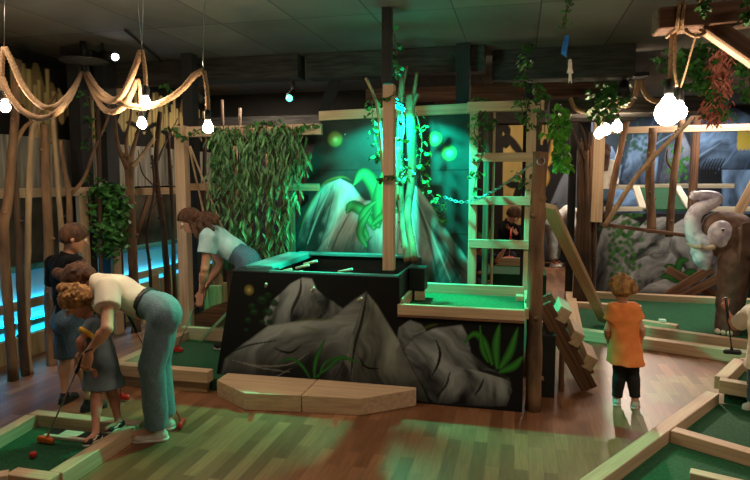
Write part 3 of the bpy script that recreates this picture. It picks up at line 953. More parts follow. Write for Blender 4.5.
def LX(u, v, x=-4.16): return aX(u, v, x)
def down(p, dx=0, dy=0): return V((p.x + dx, p.y + dy, 0))
TR = [
    ([(18, 60), (14, 130), (8, 200), (4, 245)], [.042, .038, .03], 'bark', [([(12, 150), (24, 128), (38, 117), (58, 92)], [.022, .012])], 'thick leaning trunk with a side branch, first from the left edge'),
    ([(13, 150), (16, 200), (19, 250), (23, 345)], [.036, .024], 'bark_dark', [], 'thin dark trunk second from the left edge'),
    ([(35, 100), (30, 160), (28, 240), (27, 340)], [.032, .02], 'bark_pale', [([(30, 155), (36, 130), (44, 108)], [.01, .006])], 'slim pale straight trunk with pruned twigs left of the sawn-off log'),
    ([(45, 124), (46, 180), (49, 260), (50, 340)], [.046, .038], 'bark', [], 'thick straight log sawn flat on top, left of the boy'),
    ([(52, 108), (56, 165), (61, 225), (63, 280)], [.028, .02], 'bark_pale', [], 'slender pale trunk just right of the sawn-off log'),
    ([(60, 140), (64, 170), (69, 200), (70, 280)], [.035, .018], 'bark', [([(69, 197), (84, 178), (95, 148), (108, 118), (109, 100)], [.02, .008])], 'forked trunk whose long branch crosses the dark column'),
    ([(122, 155), (128, 165), (131, 220), (134, 285)], [.058, .036], 'bark', [([(127, 168), (118, 145), (114, 118), (106, 100)], [.028, .008]), ([(129, 165), (136, 138), (143, 116), (152, 98)], [.026, .008]), ([(128, 163), (126, 140), (131, 112), (128, 92)], [.02, .007])], 'thick trunk spreading into three branches right of the ivy bush'),
    ([(152, 155), (154, 190), (147, 235), (150, 270)], [.02, .013], 'bark_dark', [([(153, 185), (142, 172), (138, 150)], [.01, .005]), ([(150, 215), (157, 200), (160, 185)], [.01, .005])], 'thin crooked sapling right of the three-branched trunk'),
    ([(160, 112), (156, 170), (163, 225), (167, 275)], [.042, .026], 'bark_dark', [([(158, 160), (166, 142), (178, 118)], [.015, .006])], 'dark trunk nearest the pale gate post'),
    ([(168, 135), (172, 200), (174, 270)], [.03, .02], 'bark_dark', [], 'thin dark upright trunk touching the left side of the gate post'),
    ([(97, 100), (99, 150), (101, 270)], [.025, .018], 'bark_dark', [], 'thin dark trunk between the two dark columns'),
    ([(55, 285), (52, 320), (50, 368)], [.03, .03], 'bark_dark', [], 'short dark stem behind the boy'),
]
for i, (pp, rr, mm, br, lb) in enumerate(TR):
    if i == 11: continue
    P = [LX(u, v) for u, v in pp]
    q = P[-1] + (P[-1] - P[-2]) * .0; P.append(V((q.x, q.y + .01, 0)))
    trunk(lb, P[::-1], rr, mm, [([LX(u, v) for u, v in b], r) for b, r in br], seed=i + 2)
s = [LX(133, 167, -4.0), LX(154, 139, -4.0)]
trunk('short pale cut stick wedged at a slant in the branches', s, [.02, .02], 'bark_pale', name='cut_stick', cat='stick', knots=0)
# palisade poles at the far left behind the gate
rg = random.Random(9)
for i, u in enumerate((222, 236, 252, 268, 284, 300, 312)):
    a = aY(u, 150 + rg.randint(-12, 12), 7.6); b = V((a.x + rg.uniform(-.1, .1), a.y, 0))
    trunk('brown pole of the palisade seen through the hanging willow leaves', [b, a], [.05, .035], 'bark' if i % 2 else 'bark_dark', seed=40 + i, group='palisade poles behind the willow curtain', name='palisade_pole', cat='pole', knots=3)
for i, (u0, v0, u1) in enumerate(((188, 110, 186), (206, 104, 200), (222, 100, 226), (240, 108, 238), (152, 100, 148), (136, 104, 139))):
    a = aY(u0, v0, 7.3); b = V((max(aY(u1, 250, 7.3).x, -4.35), 7.3, 0)); a.x = max(a.x, -4.35)
    trunk('thin dark stem standing far back in the shade behind the gate', [b, a], [.04, .02], 'bark_dark', seed=60 + i, group='stems in the shade behind the gate', name='bare_sapling', cat='tree', knots=2)

# ------------------------------------------------------------------ tall gate frame and long rail
YG = 5.45
T = thing('timber_gate_frame', 'tall pale timber frame with a long top rail carrying the willow curtain', 'frame', (aY(185, 340, YG).x, YG, 0))
a = aY(181, 126, YG); xg = a.x
board('post', (xg, YG, 0), (xg, YG, a.z), .11, .10, M['pine'], T, up=(0, 1, 0))
r = aY(322, 130, YG)
board('top_rail', (xg + .06, YG, a.z - .06), (r.x, YG, a.z - .06), .05, .10, M['pine'], T)
z = aY(200, 187, YG).z
board('cross_rail', (xg + .05, YG + .06, z), (r.x - .05, YG + .06, z), .04, .07, M['pine_dull'], T)
board('post', (r.x - .35, YG + .08, 0), (r.x - .35, YG + .08, a.z - .12), .06, .06, M['oldwood'], T, up=(0, 1, 0))
board('post', (-2.85, YG + .08, 0), (-2.85, YG + .08, a.z - .12), .05, .05, M['oldwood'], T, up=(0, 1, 0))
tag(tube('bamboo_stick', [aY(190, 146, 5.3), aY(217, 215, 5.3), aY(232, 252, 5.3)], .011, M['bark_pale'], seg=8), 'right one of two bamboo sticks leaning inside the gate frame', 'stick')
tag(tube('bamboo_stick', [aY(189, 146, 5.36), aY(203, 210, 5.36), aY(210, 246, 5.36)], .011, M['bark_pale'], seg=8), 'left one of two bamboo sticks leaning inside the gate frame', 'stick')
for i in range(17):
    u = 218 + i * 6.1 + random.uniform(-2, 2)
    if u > 303: continue
    a = aY(u, 133, YG - .06 + random.uniform(-.02, .03)); 
    zb = aY(u, 264 if u < 280 else 258 - (u - 280) * 4, YG).z
    pts = [a + V((0, 0, .07)), a + V((random.uniform(-.02, .02), -.06, -.25)), V((a.x + random.uniform(-.04, .04), a.y - .05, (a.z + zb) / 2)), V((a.x + random.uniform(-.05, .05), a.y - .03, zb))]
    vine('hanging strand of long narrow willow leaves in the curtain on the top rail', pts, int(80 * (a.z - zb)), .125, .028, 'willow', seed=100 + i, group='willow strands hanging from the long rail', shape='willow', name='willow_strand', cat='hanging plant', droop=1.5)
vine('yellowish leafy strand on the left end of the willow curtain', [aY(214, 136, 5.35), aY(217, 160, 5.33), aY(219, 190, 5.35)], 45, .05, .03, 'ivy', seed=77)
vine('leafy ivy tuft wound over the top of the gate post', [aY(172, 128, 5.35), aY(184, 138, 5.3), aY(205, 128, 5.35), aY(240, 133, 5.35)], 60, .05, .02, 'ivy', seed=78)
vine('sparse ivy trailing along the long top rail above the willow', [aY(240, 128, 5.38), aY(270, 122, 5.38), aY(290, 130, 5.38), aY(315, 124, 5.38)], 80, .05, .03, 'ivy', seed=79)
T = thing('plank_barrier', 'low barrier of vertical pale planks behind the tray of the woman in pale blue', 'barrier', (-3.0, 5.9, 0))
for k in range(9):
    x = -3.55 + k * .17
    board('plank', (x, 5.9, 0), (x, 5.9, .58 + .03 * math.sin(k * 2.2)), .16, .03, M['beige'], T, up=(0, 1, 0))
# brown triangular ramp board in the tray
bm = bmesh.new()
tri = [aY(198, 340, 5.5), aY(232, 320, 5.5), aY(232, 300, 5.5), aY(212, 306, 5.5), aY(190, 318, 5.5)]
vs = [bm.verts.new(p) for p in tri]; f = bm.faces.new(vs); rr = bmesh.ops.extrude_face_region(bm, geom=[f])
for g in rr['geom']:
    if isinstance(g, bmesh.types.BMVert): g.co.y += .03
bmesh.ops.recalc_face_normals(bm, faces=bm.faces)
tag(link('backstop_board', bm_mesh(bm), M['oldwood']), 'brown slanted backstop board inside the gate behind the woman in pale blue', 'board')
tag(board('leaning_lath', aY(199, 342, 5.3), aY(232, 308, 5.4), .02, .03, M['pine_dull']), 'thin lath leaning in front of the brown backstop board', 'lath')

# ------------------------------------------------------------------ left back tray
T = thing('minigolf_tray', 'raised green felt minigolf tray under the woman in the pale blue shirt', 'minigolf tray', (-2.8, 4.8, 0))
box('base_board', -3.28, -2.40, 4.225, 4.27, 0, .085, M['pine_dull'], T)
box('front_board', -3.3, -2.38, 4.2, 4.29, .087, .18, M['pine'], T)
box('side_board', -3.3, -3.21, 4.29, 5.33, .0, .18, M['pine'], T)
box('back_board', -3.3, -2.3, 5.33, 5.39, 0, .22, M['pine'], T)
box('felt', -3.21, -2.3, 4.29, 5.33, 0, .1, M['felt'], T, bevel=0)

# ------------------------------------------------------------------ central obstacle
YC = 4.4


def cx(u, v, Y=YC): p = aY(u, v, Y); return (p.x, p.z)
def PX(l, Y=YC): return [cx(u, v, Y) for u, v in l]


def front_paint(cv):
    cv.mottled('141414', .8, 3, 3)
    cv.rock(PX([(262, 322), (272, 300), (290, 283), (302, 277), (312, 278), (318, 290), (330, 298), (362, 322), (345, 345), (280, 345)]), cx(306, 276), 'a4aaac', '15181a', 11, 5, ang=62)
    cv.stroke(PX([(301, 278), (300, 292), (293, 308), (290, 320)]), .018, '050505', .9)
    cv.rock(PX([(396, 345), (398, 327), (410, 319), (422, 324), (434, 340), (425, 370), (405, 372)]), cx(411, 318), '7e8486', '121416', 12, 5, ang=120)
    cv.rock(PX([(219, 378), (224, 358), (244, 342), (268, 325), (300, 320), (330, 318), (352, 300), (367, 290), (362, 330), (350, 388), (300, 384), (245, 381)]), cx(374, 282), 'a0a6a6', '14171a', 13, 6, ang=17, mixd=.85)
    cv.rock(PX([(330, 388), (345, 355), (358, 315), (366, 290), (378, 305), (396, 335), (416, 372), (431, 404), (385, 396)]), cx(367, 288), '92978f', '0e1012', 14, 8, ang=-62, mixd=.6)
    cv.stroke(PX([(367, 292), (362, 320), (355, 345), (350, 380)]), .016, '060606', .9)
    cv.stroke(PX([(274, 348), (284, 352), (292, 352), (302, 345)]), .012, '040404', 1)
    cv.stroke(PX([(359, 357), (366, 367), (380, 369)]), .012, '040404', 1)
    cv.stroke(PX([(232, 352), (250, 345), (280, 340)]), .009, '080808', .9)
    cv.stroke(PX([(240, 362), (262, 366), (290, 364), (310, 352)]), .009, 'a0a298', .4)
    cv.stroke(PX([(232, 360), (262, 368), (290, 372)]), .009, 'a8aaa0', .35)
    cv.stroke(PX([(255, 376), (272, 378), (292, 368)]), .009, '9a9a90', .4)
    cv.rock(PX([(403, 350), (414, 335), (436, 327), (462, 324), (468, 335), (472, 352), (490, 367), (511, 377), (512, 398), (508, 408), (432, 404), (412, 370)]), cx(462, 322), 'a0a6a8', '121416', 15, 4, ang=-28, mixd=.8)
    cv.rock(PX([(448, 372), (470, 368), (511, 380), (513, 392), (507, 407), (436, 404)]), cx(455, 365), '9aa0a0', '0f1113', 16, 7, ang=-70, mixd=.6)
    cv.stroke(PX([(436, 340), (440, 352), (438, 364), (432, 376)]), .014, '050505', 1)
    cv.stroke(PX([(450, 372), (446, 385), (436, 398)]), .012, '050505', .9)
    cv.stroke(PX([(484, 378), (480, 388), (474, 396)]), .012, '050505', .9)
    for q in ([(292, 322), (310, 319), (325, 320), (332, 316)], [(300, 326), (315, 330), (322, 335)], [(414, 332), (430, 326), (438, 324)]):
        cv.stroke(PX(q), .018, '5c6a28', .55, 1)
    cv.stroke(PX([(374, 300), (372, 330), (382, 360)]), .035, '4c5228', .35, 1)
    cv.stroke(PX([(404, 332), (420, 350), (434, 370)]), .02, '3c4a22', .5, 1)
    # agave tufts
    for q, w in (([(314, 378), (316, 360), (326, 337)], .02), ([(314, 378), (328, 368), (340, 358), (352, 360), (362, 364)], .016), ([(310, 378), (302, 366), (292, 359), (278, 362)], .016), ([(318, 378), (326, 362), (345, 355)], .012)):
        cv.leaf(PX(q), w, '2f7a2c', '0f3612')
    for q, w in (([(497, 368), (496, 345), (500, 322)], .034), ([(500, 368), (510, 352), (518, 327)], .034), ([(492, 364), (484, 342), (474, 334), (463, 344)], .03), ([(500, 372), (514, 366), (523, 356)], .034), ([(488, 362), (482, 348), (480, 325)], .02)):
        cv.leaf(PX(q), w, '3c8a30', '0e3a10')
    for (u, v, r) in ((262, 300, .05), (254, 312, .04), (268, 312, .05), (274, 303, .04), (248, 320, .035), (262, 322, .03), (252, 306, .035), (268, 295, .035), (270, 322, .03), (246, 330, .025)):
        c = cx(u, v); d = np.hypot(cv.X - c[0], (cv.Z - c[1]) * 1.2) / r
        cv.over(.9 * smooth01((1 - d) * 4), lin('0f2a12')); cv.over(.5 * smooth01((.8 - d) * 2) * (cv.Z > c[1]), lin('2c5a2c'))
    cv.glow(cx(249, 290), .05, '8a7a30', 'c8b870')


T = thing('minigolf_obstacle', 'black central obstacle with grey rocks and agaves painted on its front', 'obstacle', (-1.2, 4.8, 0))
bl, br_ = (-2.43, .02), (.05, .02)
tl = (-2.24, .965)
q1 = ((-2.43, 0), (-.87, 0), (-.87, .965), (-2.24, .965)); q2 = ((-.87, 0), (.055, 0), (.055, .684), (-.87, .684))
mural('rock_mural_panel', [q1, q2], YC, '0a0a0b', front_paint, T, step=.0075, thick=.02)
box('deck_rim', -1.93, -.88, 4.4, 4.43, .966, .985, M['teal'], T)
box('deck_corner', -2.26, -1.93, 4.405, 4.62, .94, .975, M['black'], T)
box('back_panel', -2.2, -.9, 5.52, 5.56, .1, .975, M['black'], T)
o = board('side_rim', (-2.08, 4.55, .972), (-2.08, 5.52, .972), .24, .05, M['teal'], T)
box('side_panel', -2.2, -2.16, 4.43, 5.52, .0, .95, M['black'], T)
box('side_panel', -.9, -.875, 4.42, 5.5, .70, .98, M['black'], T)
box('deck_floor', -2.16, -.9, 4.43, 5.52, .55, .58, M['black'], T)
box('back_rim', -2.1, -.93, 5.44, 5.56, .976, 1.0, M['teal'], T)
box('right_side_panel', .03, .055, 4.43, 5.2, 0, .68, M['black'], T)
box('right_back_panel', -.87, .055, 5.2, 5.22, 0, .68, M['black'], T)
for (u, v, du, dv) in ((267, 286, 10, -5), (313, 290, 9, -5), (359, 300, 9, -5)):
    a = aY(u, v, 4.4); tube('peg', [a + V((-.02, .02, -.01)), a + V((.06, -.15, .045))], .0105, M['whitewood'], T, seg=10, curve=False)
for (u, v) in ((285, 272), (302, 268), (310, 264), (345, 272), (296, 274)):
    a = aY(u, v, 4.75); a.z = max(a.z, .86); tube('peg', [a + V((-.07, .05, -.01)), a + V((.07, -.03, .03))], .012, M['whitewood'], T, seg=10, curve=False)

# low wooden step in two halves
x = -1.522
tag(prism('wooden_step', [(-2.29, 4.36), (-2.29, 4.18), (-1.945, 3.965), (x - .004, 4.02), (x - .004, 4.385)], 0, .13, M['pine']), 'left half of the low wooden step at the foot of the painted rocks', 'step')
tag(prism('wooden_step', [(x + .004, 4.385), (x + .004, 4.02), (-1.08, 4.06), (-.73, 4.34), (-.73, 4.385)], 0, .13, M['pine']), 'right half of the low wooden step at the foot of the painted rocks', 'step')

# raised green tray right
T = thing('minigolf_tray', 'high green-lit felt tray on the right half of the painted obstacle', 'minigolf tray', (-.4, 4.8, .684))
box('front_board', -.88, .055, 4.385, 4.425, .685, .765, M['pine'], T)
box('front_ledge', -.88, .055, 4.375, 4.43, .668, .683, M['oldwood'], T)
box('felt', -.865, .05, 4.425, 5.16, .69, .715, M['felt'], T, bevel=0)
box('back_board', -.97, .05, 5.16, 5.20, .69, .80, M['pine'], T)
box('side_board', -.868, -.84, 4.43, 5.16, .716, .80, M['pine'], T)
box('side_board', .055, .085, 4.43, 5.2, .69, .77, M['pine'], T)
box('corner_block', -.01, .05, 4.95, 5.05, .716, .76, M['pine'], T)

# ------------------------------------------------------------------ tall mural
YM = 5.62


def px6(u, v): return cx(u, v, YM)
def PM(l): return [px6(u, v) for u, v in l]


def tall_paint(cv):
    cv.mottled('4a4d4c', .9, 1.2, 21); cv.mottled('101211', .8, 9, 22)
    for v in (170, 233): 
        z = px6(400, v)[1]; cv.over(.8 * smooth01((.006 - np.abs(cv.Z - z)) / .004), lin('0c0d0d'))
    for (u, v, r) in ((335, 139, .085), (435, 139, .075), (449, 153, .08)): cv.glow(px6(u, v), r, '8ca83c', 'e8f0a0')
    cv.over(.9 * smooth01((.006 - np.hypot(cv.X - px6(345, 134)[0], cv.Z - px6(345, 134)[1])) / .004), lin('e0f0e0'))
    cv.rock(PM([(292, 254), (300, 225), (312, 200), (322, 184), (340, 178), (352, 184), (362, 197), (384, 215), (398, 256)]), px6(338, 172), 'd0d8d2', '1e2624', 23, 7, hl=.7, ang=66, mixd=.6)
    cv.rock(PM([(312, 256), (330, 232), (346, 208), (365, 200), (392, 200), (402, 215), (412, 256)]), px6(370, 194), 'dce6e0', '2a3834', 24, 8, hl=.6, ang=75, mixd=.5)
    cv.rock(PM([(392, 290), (398, 240), (405, 195), (410, 182), (420, 188), (432, 205), (446, 228), (462, 250), (470, 262), (470, 292)]), px6(408, 175), 'ccd4d0', '141c1a', 25, 11, hl=.6, ang=-58, mixd=.5)
    for q in ([(322, 190), (312, 222), (304, 252)], [(332, 200), (326, 225), (318, 250)], [(350, 212), (338, 235), (330, 254)], [(372, 236), (366, 245), (362, 256)], [(388, 205), (392, 232), (390, 256)]): cv.stroke(PM(q), .016, '141c1a', .7, .9)
    for q in ([(416, 200), (428, 235), (440, 285)], [(424, 215), (444, 250), (462, 285)], [(405, 200), (406, 240), (412, 285)], [(432, 225), (450, 255), (468, 275)]):
        cv.stroke(PM(q), .022, '0c1412', .75, .9)
    for q in ([(420, 205), (436, 245), (452, 285)], [(410, 205), (416, 245), (426, 288)], [(330, 190), (318, 215), (306, 248)], [(345, 186), (338, 215), (326, 250)]):
        cv.stroke(PM(q), .016, 'd8e4de', .5, 1)
    cv.stroke(PM([(300, 232), (306, 214), (316, 196), (326, 182), (342, 177), (352, 181)]), .022, '7c8a34', .6, 1)
    for q, w in (([(376, 222), (376, 192), (364, 174), (353, 186)], .075), ([(378, 226), (380, 196), (386, 166)], .075), ([(374, 228), (364, 212), (352, 206), (346, 214)], .065), ([(368, 238), (362, 224), (366, 210), (378, 200)], .05), ([(380, 222), (392, 200), (404, 180)], .05), ([(366, 246), (360, 230), (372, 208)], .045), ([(372, 225), (386, 214), (402, 210)], .04)):
        cv.leaf(PM(q), w, '46a866', '0f4424')


T = thing('mural_wall', 'tall slanted wall painted with pale rocks, agave and glowing orbs, lit green', 'mural', (-1.2, YM, .8))
a, b_, c, d = px6(289, 256), px6(470, 290), px6(470, 113), px6(320, 121)
mural('mural_panel', [(a, (b_[0], a[1]), c, d), ((px6(396, 256)[0], .62), (b_[0], .62), (b_[0], a[1]), (px6(396, 256)[0], a[1]))], YM, '2e3130', tall_paint, T, step=.0095, thick=.03)
board('top_rail', (d[0], YM - .01, d[1] + .045), (c[0] + .02, YM - .01, c[1] + .04), .06, .09, M['pine'], T)
board('back_post', (-1.9, YM + .08, 0), (-1.9, YM + .08, 2.2), .08, .08, M['pine_dull'], T, up=(0, 1, 0))
board('back_post', (-.5, YM + .08, 0), (-.5, YM + .08, 2.3), .08, .08, M['pine_dull'], T, up=(0, 1, 0))

# ladder frame
YL = 5.32
T = thing('ladder_frame', 'pale wooden ladder wall with rungs lit green beside the tall mural', 'ladder', (-.1, YL, 0))
pl, pr = aY(474.5, 112, YL), aY(532, 108, YL)
board('post', (pl.x, YL, 0), (pl.x, YL, pl.z), .07, .07, M['pine'], T, up=(0, 1, 0))
board('post', (pr.x, YL, 0), (pr.x, YL, pr.z), .08, .07, M['pine'], T, up=(0, 1, 0))
for v in (157.5, 200.5, 243.5):
    z = aY(500, v, YL).z; board('rung', (pl.x - .03, YL - .055, z), (pr.x + .03, YL - .055, z), .035, .075, M['pine'], T)
board('top_rail', (pl.x - .06, YL - .01, pl.z + .04), (pr.x + .1, YL - .01, pl.z + .04), .07, .085, M['pine'], T)
x = aY(486, 200, 5.5).x; board('stile', (x, 5.5, 0), (x, 5.5, 2.3), .05, .06, M['oldwood'], T, up=(0, 1, 0))
board('stile', (x + .06, 5.52, 0), (x + .06, 5.52, 2.3), .025, .04, M['pine'], T, up=(0, 1, 0))
# front log
trunk('knotty brown log post at the right front corner of the central obstacle', [(.135, 4.47, 0), (.125, 4.47, .9), (.132, 4.47, 1.5), (.14, 4.47, 1.9)], [.058, .052], 'bark', seed=21, name='log_post', cat='log', knots=9, seg=16)

# squared post, logs, pots
p0, p1 = aY(389, 268, 4.6), aY(389, 85, 4.6)
tag(board('squared_post', (p0.x, 4.6, .99), (p0.x, 4.6, p1.z), .088, .085, M['pine'], up=(0, 1, 0)), 'tall pale squared timber post at the middle of the obstacle', 'post')
tag(box('planter_box', -.865, -.735, 4.78, 4.95, .80, .985, M['black']), 'black square box at the foot of the green-lit trunks', 'box')
tag(board('support_block', (-.83, 4.83, .757), (-.745, 4.85, .757), .10, .08, M['pine'], bevel=.006), 'small pale wood block under the black box in the high felt tray', 'block')
def q47(u, v, Y=5.3): return aY(u, v, Y)
trunk('brown trunk with split top rising beside the squared post', [q47(408, 262, 4.88), q47(401, 200), q47(400, 140), q47(402, 76)], [.034, .030, .026], 'bark', [([q47(403, 120), q47(401, 95), q47(407, 66)], [.02, .012])], seed=31)
trunk('trunk bathed in green light with a sawn top, right of the squared post', [q47(415, 262, 4.88), q47(408, 215, 5.12), q47(412, 170), q47(410, 95)], [.030, .036, .04], 'bark', [([q47(410, 120), q47(414, 95), q47(417, 72)], [.022, .014]), ([q47(411, 110), q47(416, 98), q47(418, 94)], [.02, .02])], seed=32)
trunk('thin forked branch leaning over the squared post', [q47(384, 172, 5.0), q47(381, 140, 5.0), q47(377, 105, 5.0), q47(366, 78, 5.0)], [.02, .012], 'bark_pale', [([q47(381, 138, 5.0), q47(388, 118, 5.0), q47(392, 104, 5.0)], [.012, .006])], seed=33, name='bare_branch', cat='branch', knots=1)
trunk('thin bare branches rising from the agave toward the green lamp', [q47(398, 200, 5.1), q47(396, 150, 5.1), q47(392, 120, 5.1)], [.014, .008], 'bark_pale', [([q47(396, 160, 5.1), q47(404, 130, 5.1), q47(402, 112, 5.1)], [.01, .005]), ([q47(397, 175, 5.1), q47(388, 140, 5.1), q47(372, 118, 5.1)], [.01, .005])], seed=34, name='bare_branch', cat='branch', knots=1)
# green tube lamp
T = thing('tube_lamp', 'short glowing green tube lamp fixed high behind the squared post', 'lamp', q47(399, 108, 5.0))
tube('lit_tube', [q47(393, 105, 5.0), q47(404, 110, 5.0)], .013, M['tube'], T, seg=12, curve=False)
board('housing', q47(393, 103, 5.01) + V((0, .0, .025)), q47(404, 108, 5.01) + V((0, 0, .025)), .03, .015, M['blackplastic'], T)
board('bracket', q47(399, 102, 5.02) + V((0, 0, .02)), V((q47(399, 102, 5.02).x, 4.8, q47(399, 102, 5.02).z + .02)), .02, .02, M['blackplastic'], T)
# ivy around it
def iv(label, l, Y, n, size=.045, sp=.022, seed=1, m='ivy', **k): return vine(label, [aY(u, v, Y) for u, v in l], n, size, sp, m, seed=seed, **k)
iv('ivy vine dropping from the ceiling beside the dark column', [(391, 24), (397, 45), (396, 60), (398, 78)], 4.8, 38, .05, .02, 51)
iv('ivy wrapped round the squared post halfway up', [(379, 180), (388, 176), (396, 178), (403, 172)], 4.52, 34, .04, .018, 52)
iv('ivy twig across the top of the squared post', [(378, 99), (388, 98), (398, 92)], 4.52, 18, .035, .014, 53)
iv('green-lit ivy hanging left of the squared post', [(372, 100), (373, 130), (378, 152), (374, 160)], 5.2, 44, .05, .025, 54)
iv('green-lit ivy dangling between the trunks', [(400, 112), (400, 150), (406, 175), (396, 185)], 4.9, 40, .05, .025, 55)
iv('ivy cascading over the painted rock right of the trunks', [(416, 112), (422, 140), (420, 170), (428, 190), (440, 205), (446, 222)], 5.3, 80, .05, .035, 56)
iv('ivy strand winding down the left ladder post', [(482, 112), (474, 130), (482, 152), (476, 175), (474, 200)], 5.2, 70, .045, .03, 57)
iv('ivy hanging from the ceiling in front of the dark column above the ladder', [(530, 42), (526, 60), (524, 80), (528, 110)], 5.25, 60, .05, .03, 58)
iv('ivy creeping down beside the log post behind the top rung', [(520, 98), (524, 116), (532, 128)], 5.2, 36, .045, .03, 59)
iv('ivy sprig over the middle rung by the log post', [(516, 172), (522, 180), (526, 190)], 5.25, 20, .04, .02, 60)
iv('ivy vine hanging right of the log post top', [(537, 82), (540, 100), (541, 125)], 5.0, 34, .05, .02, 61)
iv('bright yellow-green plastic fern hanging between ladder and stick bundle', [(561, 107), (558, 125), (561, 145), (562, 168)], 6.2, 190, .07, .045, 62, 'ivyyellow', name='hanging_fern', cat='hanging plant', droop=1.0)
vine('thick ivy bush hanging on the left wall by the second dark column', [aX(104, 186, -4.14), aX(112, 200, -4.12), aX(113, 225, -4.1), aX(110, 252, -4.1)], 1000, .065, .068, 'ivy', seed=63, name='ivy_bush', cat='ivy')
vine('thin ivy vine on the pale post left of the ivy bush', [aX(88, 172, -4.2), aX(90, 200, -4.2), aX(91, 225, -4.2), aX(87, 235, -4.2)], 44, .05, .03, 'ivy', seed=64)
vine('ivy strand climbing the dark column high on the left wall', [aX(84, 90, -4.3), aX(92, 120, -4.3), aX(88, 150, -4.3)], 40, .055, .05, 'ivy', seed=65)
iv('small ivy sprig high above the gate post', [(166, 84), (168, 96), (166, 106)], 5.7, 16, .05, .02, 66)
iv('dark ivy garland over the back of the ladder top', [(478, 98), (488, 106), (490, 120), (494, 130)], 5.4, 50, .05, .03, 67)
# chain
T = thing('metal_chain', 'steel chain slung from the trunks to the log post', 'chain', aY(540, 165, 4.6))
cpts = catmull([aY(444, 197, 5.3), aY(460, 202, 5.2), aY(478, 199, 5.1), aY(500, 187, 4.95), aY(520, 173, 4.75), aY(538, 160, 4.6)], 40)
L = [0]
for i in range(1, len(cpts)): L.append(L[-1] + (cpts[i] - cpts[i - 1]).length)
nl = int(L[-1] / .030); bm = bmesh.new()
for k in range(nl):
    s = (k + .5) * L[-1] / nl; i = max(1, next(j for j in range(len(L)) if L[j] >= s)); c = cpts[i]; t = (cpts[i] - cpts[i - 1]).normalized()
    a = t.cross(V((0, 0, 1))).normalized() if k % 2 else t.cross(t.cross(V((0, 0, 1)))).normalized()
    ring = [c + t * (math.cos(w) * .021) + a * (math.sin(w) * .011) for w in [2 * PI * q / 10 for q in range(11)]]
    tube_bm(bm, ring, .0035, seg=5, curve=False)
link('links', bm_mesh(bm), M['metal'], T, smooth=True)
tag(T, None, None)
tag(tube('metal_ring', [V((.14, 4.4, 1.83)) + V((math.cos(w) * .025, -.0, math.sin(w) * .025)) for w in [2 * PI * q / 12 for q in range(13)]], .005, M['metal'], seg=6), 'steel ring hanging on the upper end of the log post', 'ring')

# ------------------------------------------------------------------ steps on the right, plank
T = thing('wooden_stairs', 'small dark wooden stair leaning on the right side of the obstacle', 'stairs', (.45, 5.05, 0))
s0, s1 = V((.585, 4.98, .02)), V((.2, 4.86, .72))
board('stringer', s0, s1, .03, .13, M['oldwood'], T, up=(.8, 0, .6))
board('stringer', s0 + V((.02, .36, 0)), s1 + V((.02, .36, 0)), .03, .13, M['oldwood'], T, up=(.8, 0, .6))
for t in (.26, .54, .82):
    c = s0.lerp(s1, t) + V((.085, 0, .045))
    board('tread', c + V((0, -.015, 0)), c + V((0, .40, 0)), .095, .115, M['pine'], T, up=(.45, 0, .89))
box('black_side_box', .19, .30, 4.75, 5.2, 0, .5, M['black'], T)
board('stair_leg', (.36, 4.93, 0), (.36, 4.93, .35), .04, .04, M['oldwood'], T, up=(0, 1, 0))
tag(board('leaning_plank', (.22, 4.9, 1.5), (.985, 7.25, .07), .13, .04, M['pine'], up=(0, -.5, 1)), 'long plank sloping from the log post down into the far tray', 'plank')

# ------------------------------------------------------------------ courses on the floor
def course(label, loc, boards, felts):
    T = thing('minigolf_course', label, 'minigolf course', loc)
    for a, b, w, h, z in boards:
        board('border_board', (a[0], a[1], z + h / 2), (b[0], b[1], z + h / 2), w, h, M['pine'], T)
    for pts, z in felts: prism('felt', pts, 0, z, M['felt'], T, bevel=0)
    return T


FC = course('low timber-framed green felt course in the left foreground with the two balls', (-2.85, 2.7, 0),
       [((-3.25, 3.36), (-2.40, 3.36), .08, .1, 0), ((-2.45, 3.31), (-2.45, 2.66), .09, .1, 0), ((-3.22, 3.31), (-3.10, 2.3), .08, .1, 0),
        ((-2.42, 2.62), (-2.70, 2.62), .09, .1, 0), ((-2.70, 2.60), (-3.12, 2.25), .08, .1, 0)],
       [([(-3.2, 3.33), (-2.47, 3.33), (-2.47, 2.62), (-2.70, 2.62), (-3.1, 2.28)], .02)])
T = thing('hole_plate', 'dark plate with a pale strip at the back of the left foreground course', 'plate', (-2.85, 3.25, .02))
box('plate', -3.02, -2.6, 3.2, 3.29, .02, .032, M['black'], T)
a = aZ(62, 433, .033); box('pale_strip', a.x, a.x + .14, 3.20, 3.28, .0325, .038, M['whitewood'], T)
box('rim', -3.0, -2.58, 3.165, 3.195, .02, .04, M['whitewood'], T)
p = aZ(33, 455, .04); tag(ball('golf_ball', (p.x, p.y, .042), .0215, M['red']), 'red golf ball on the felt of the left foreground course', 'ball')

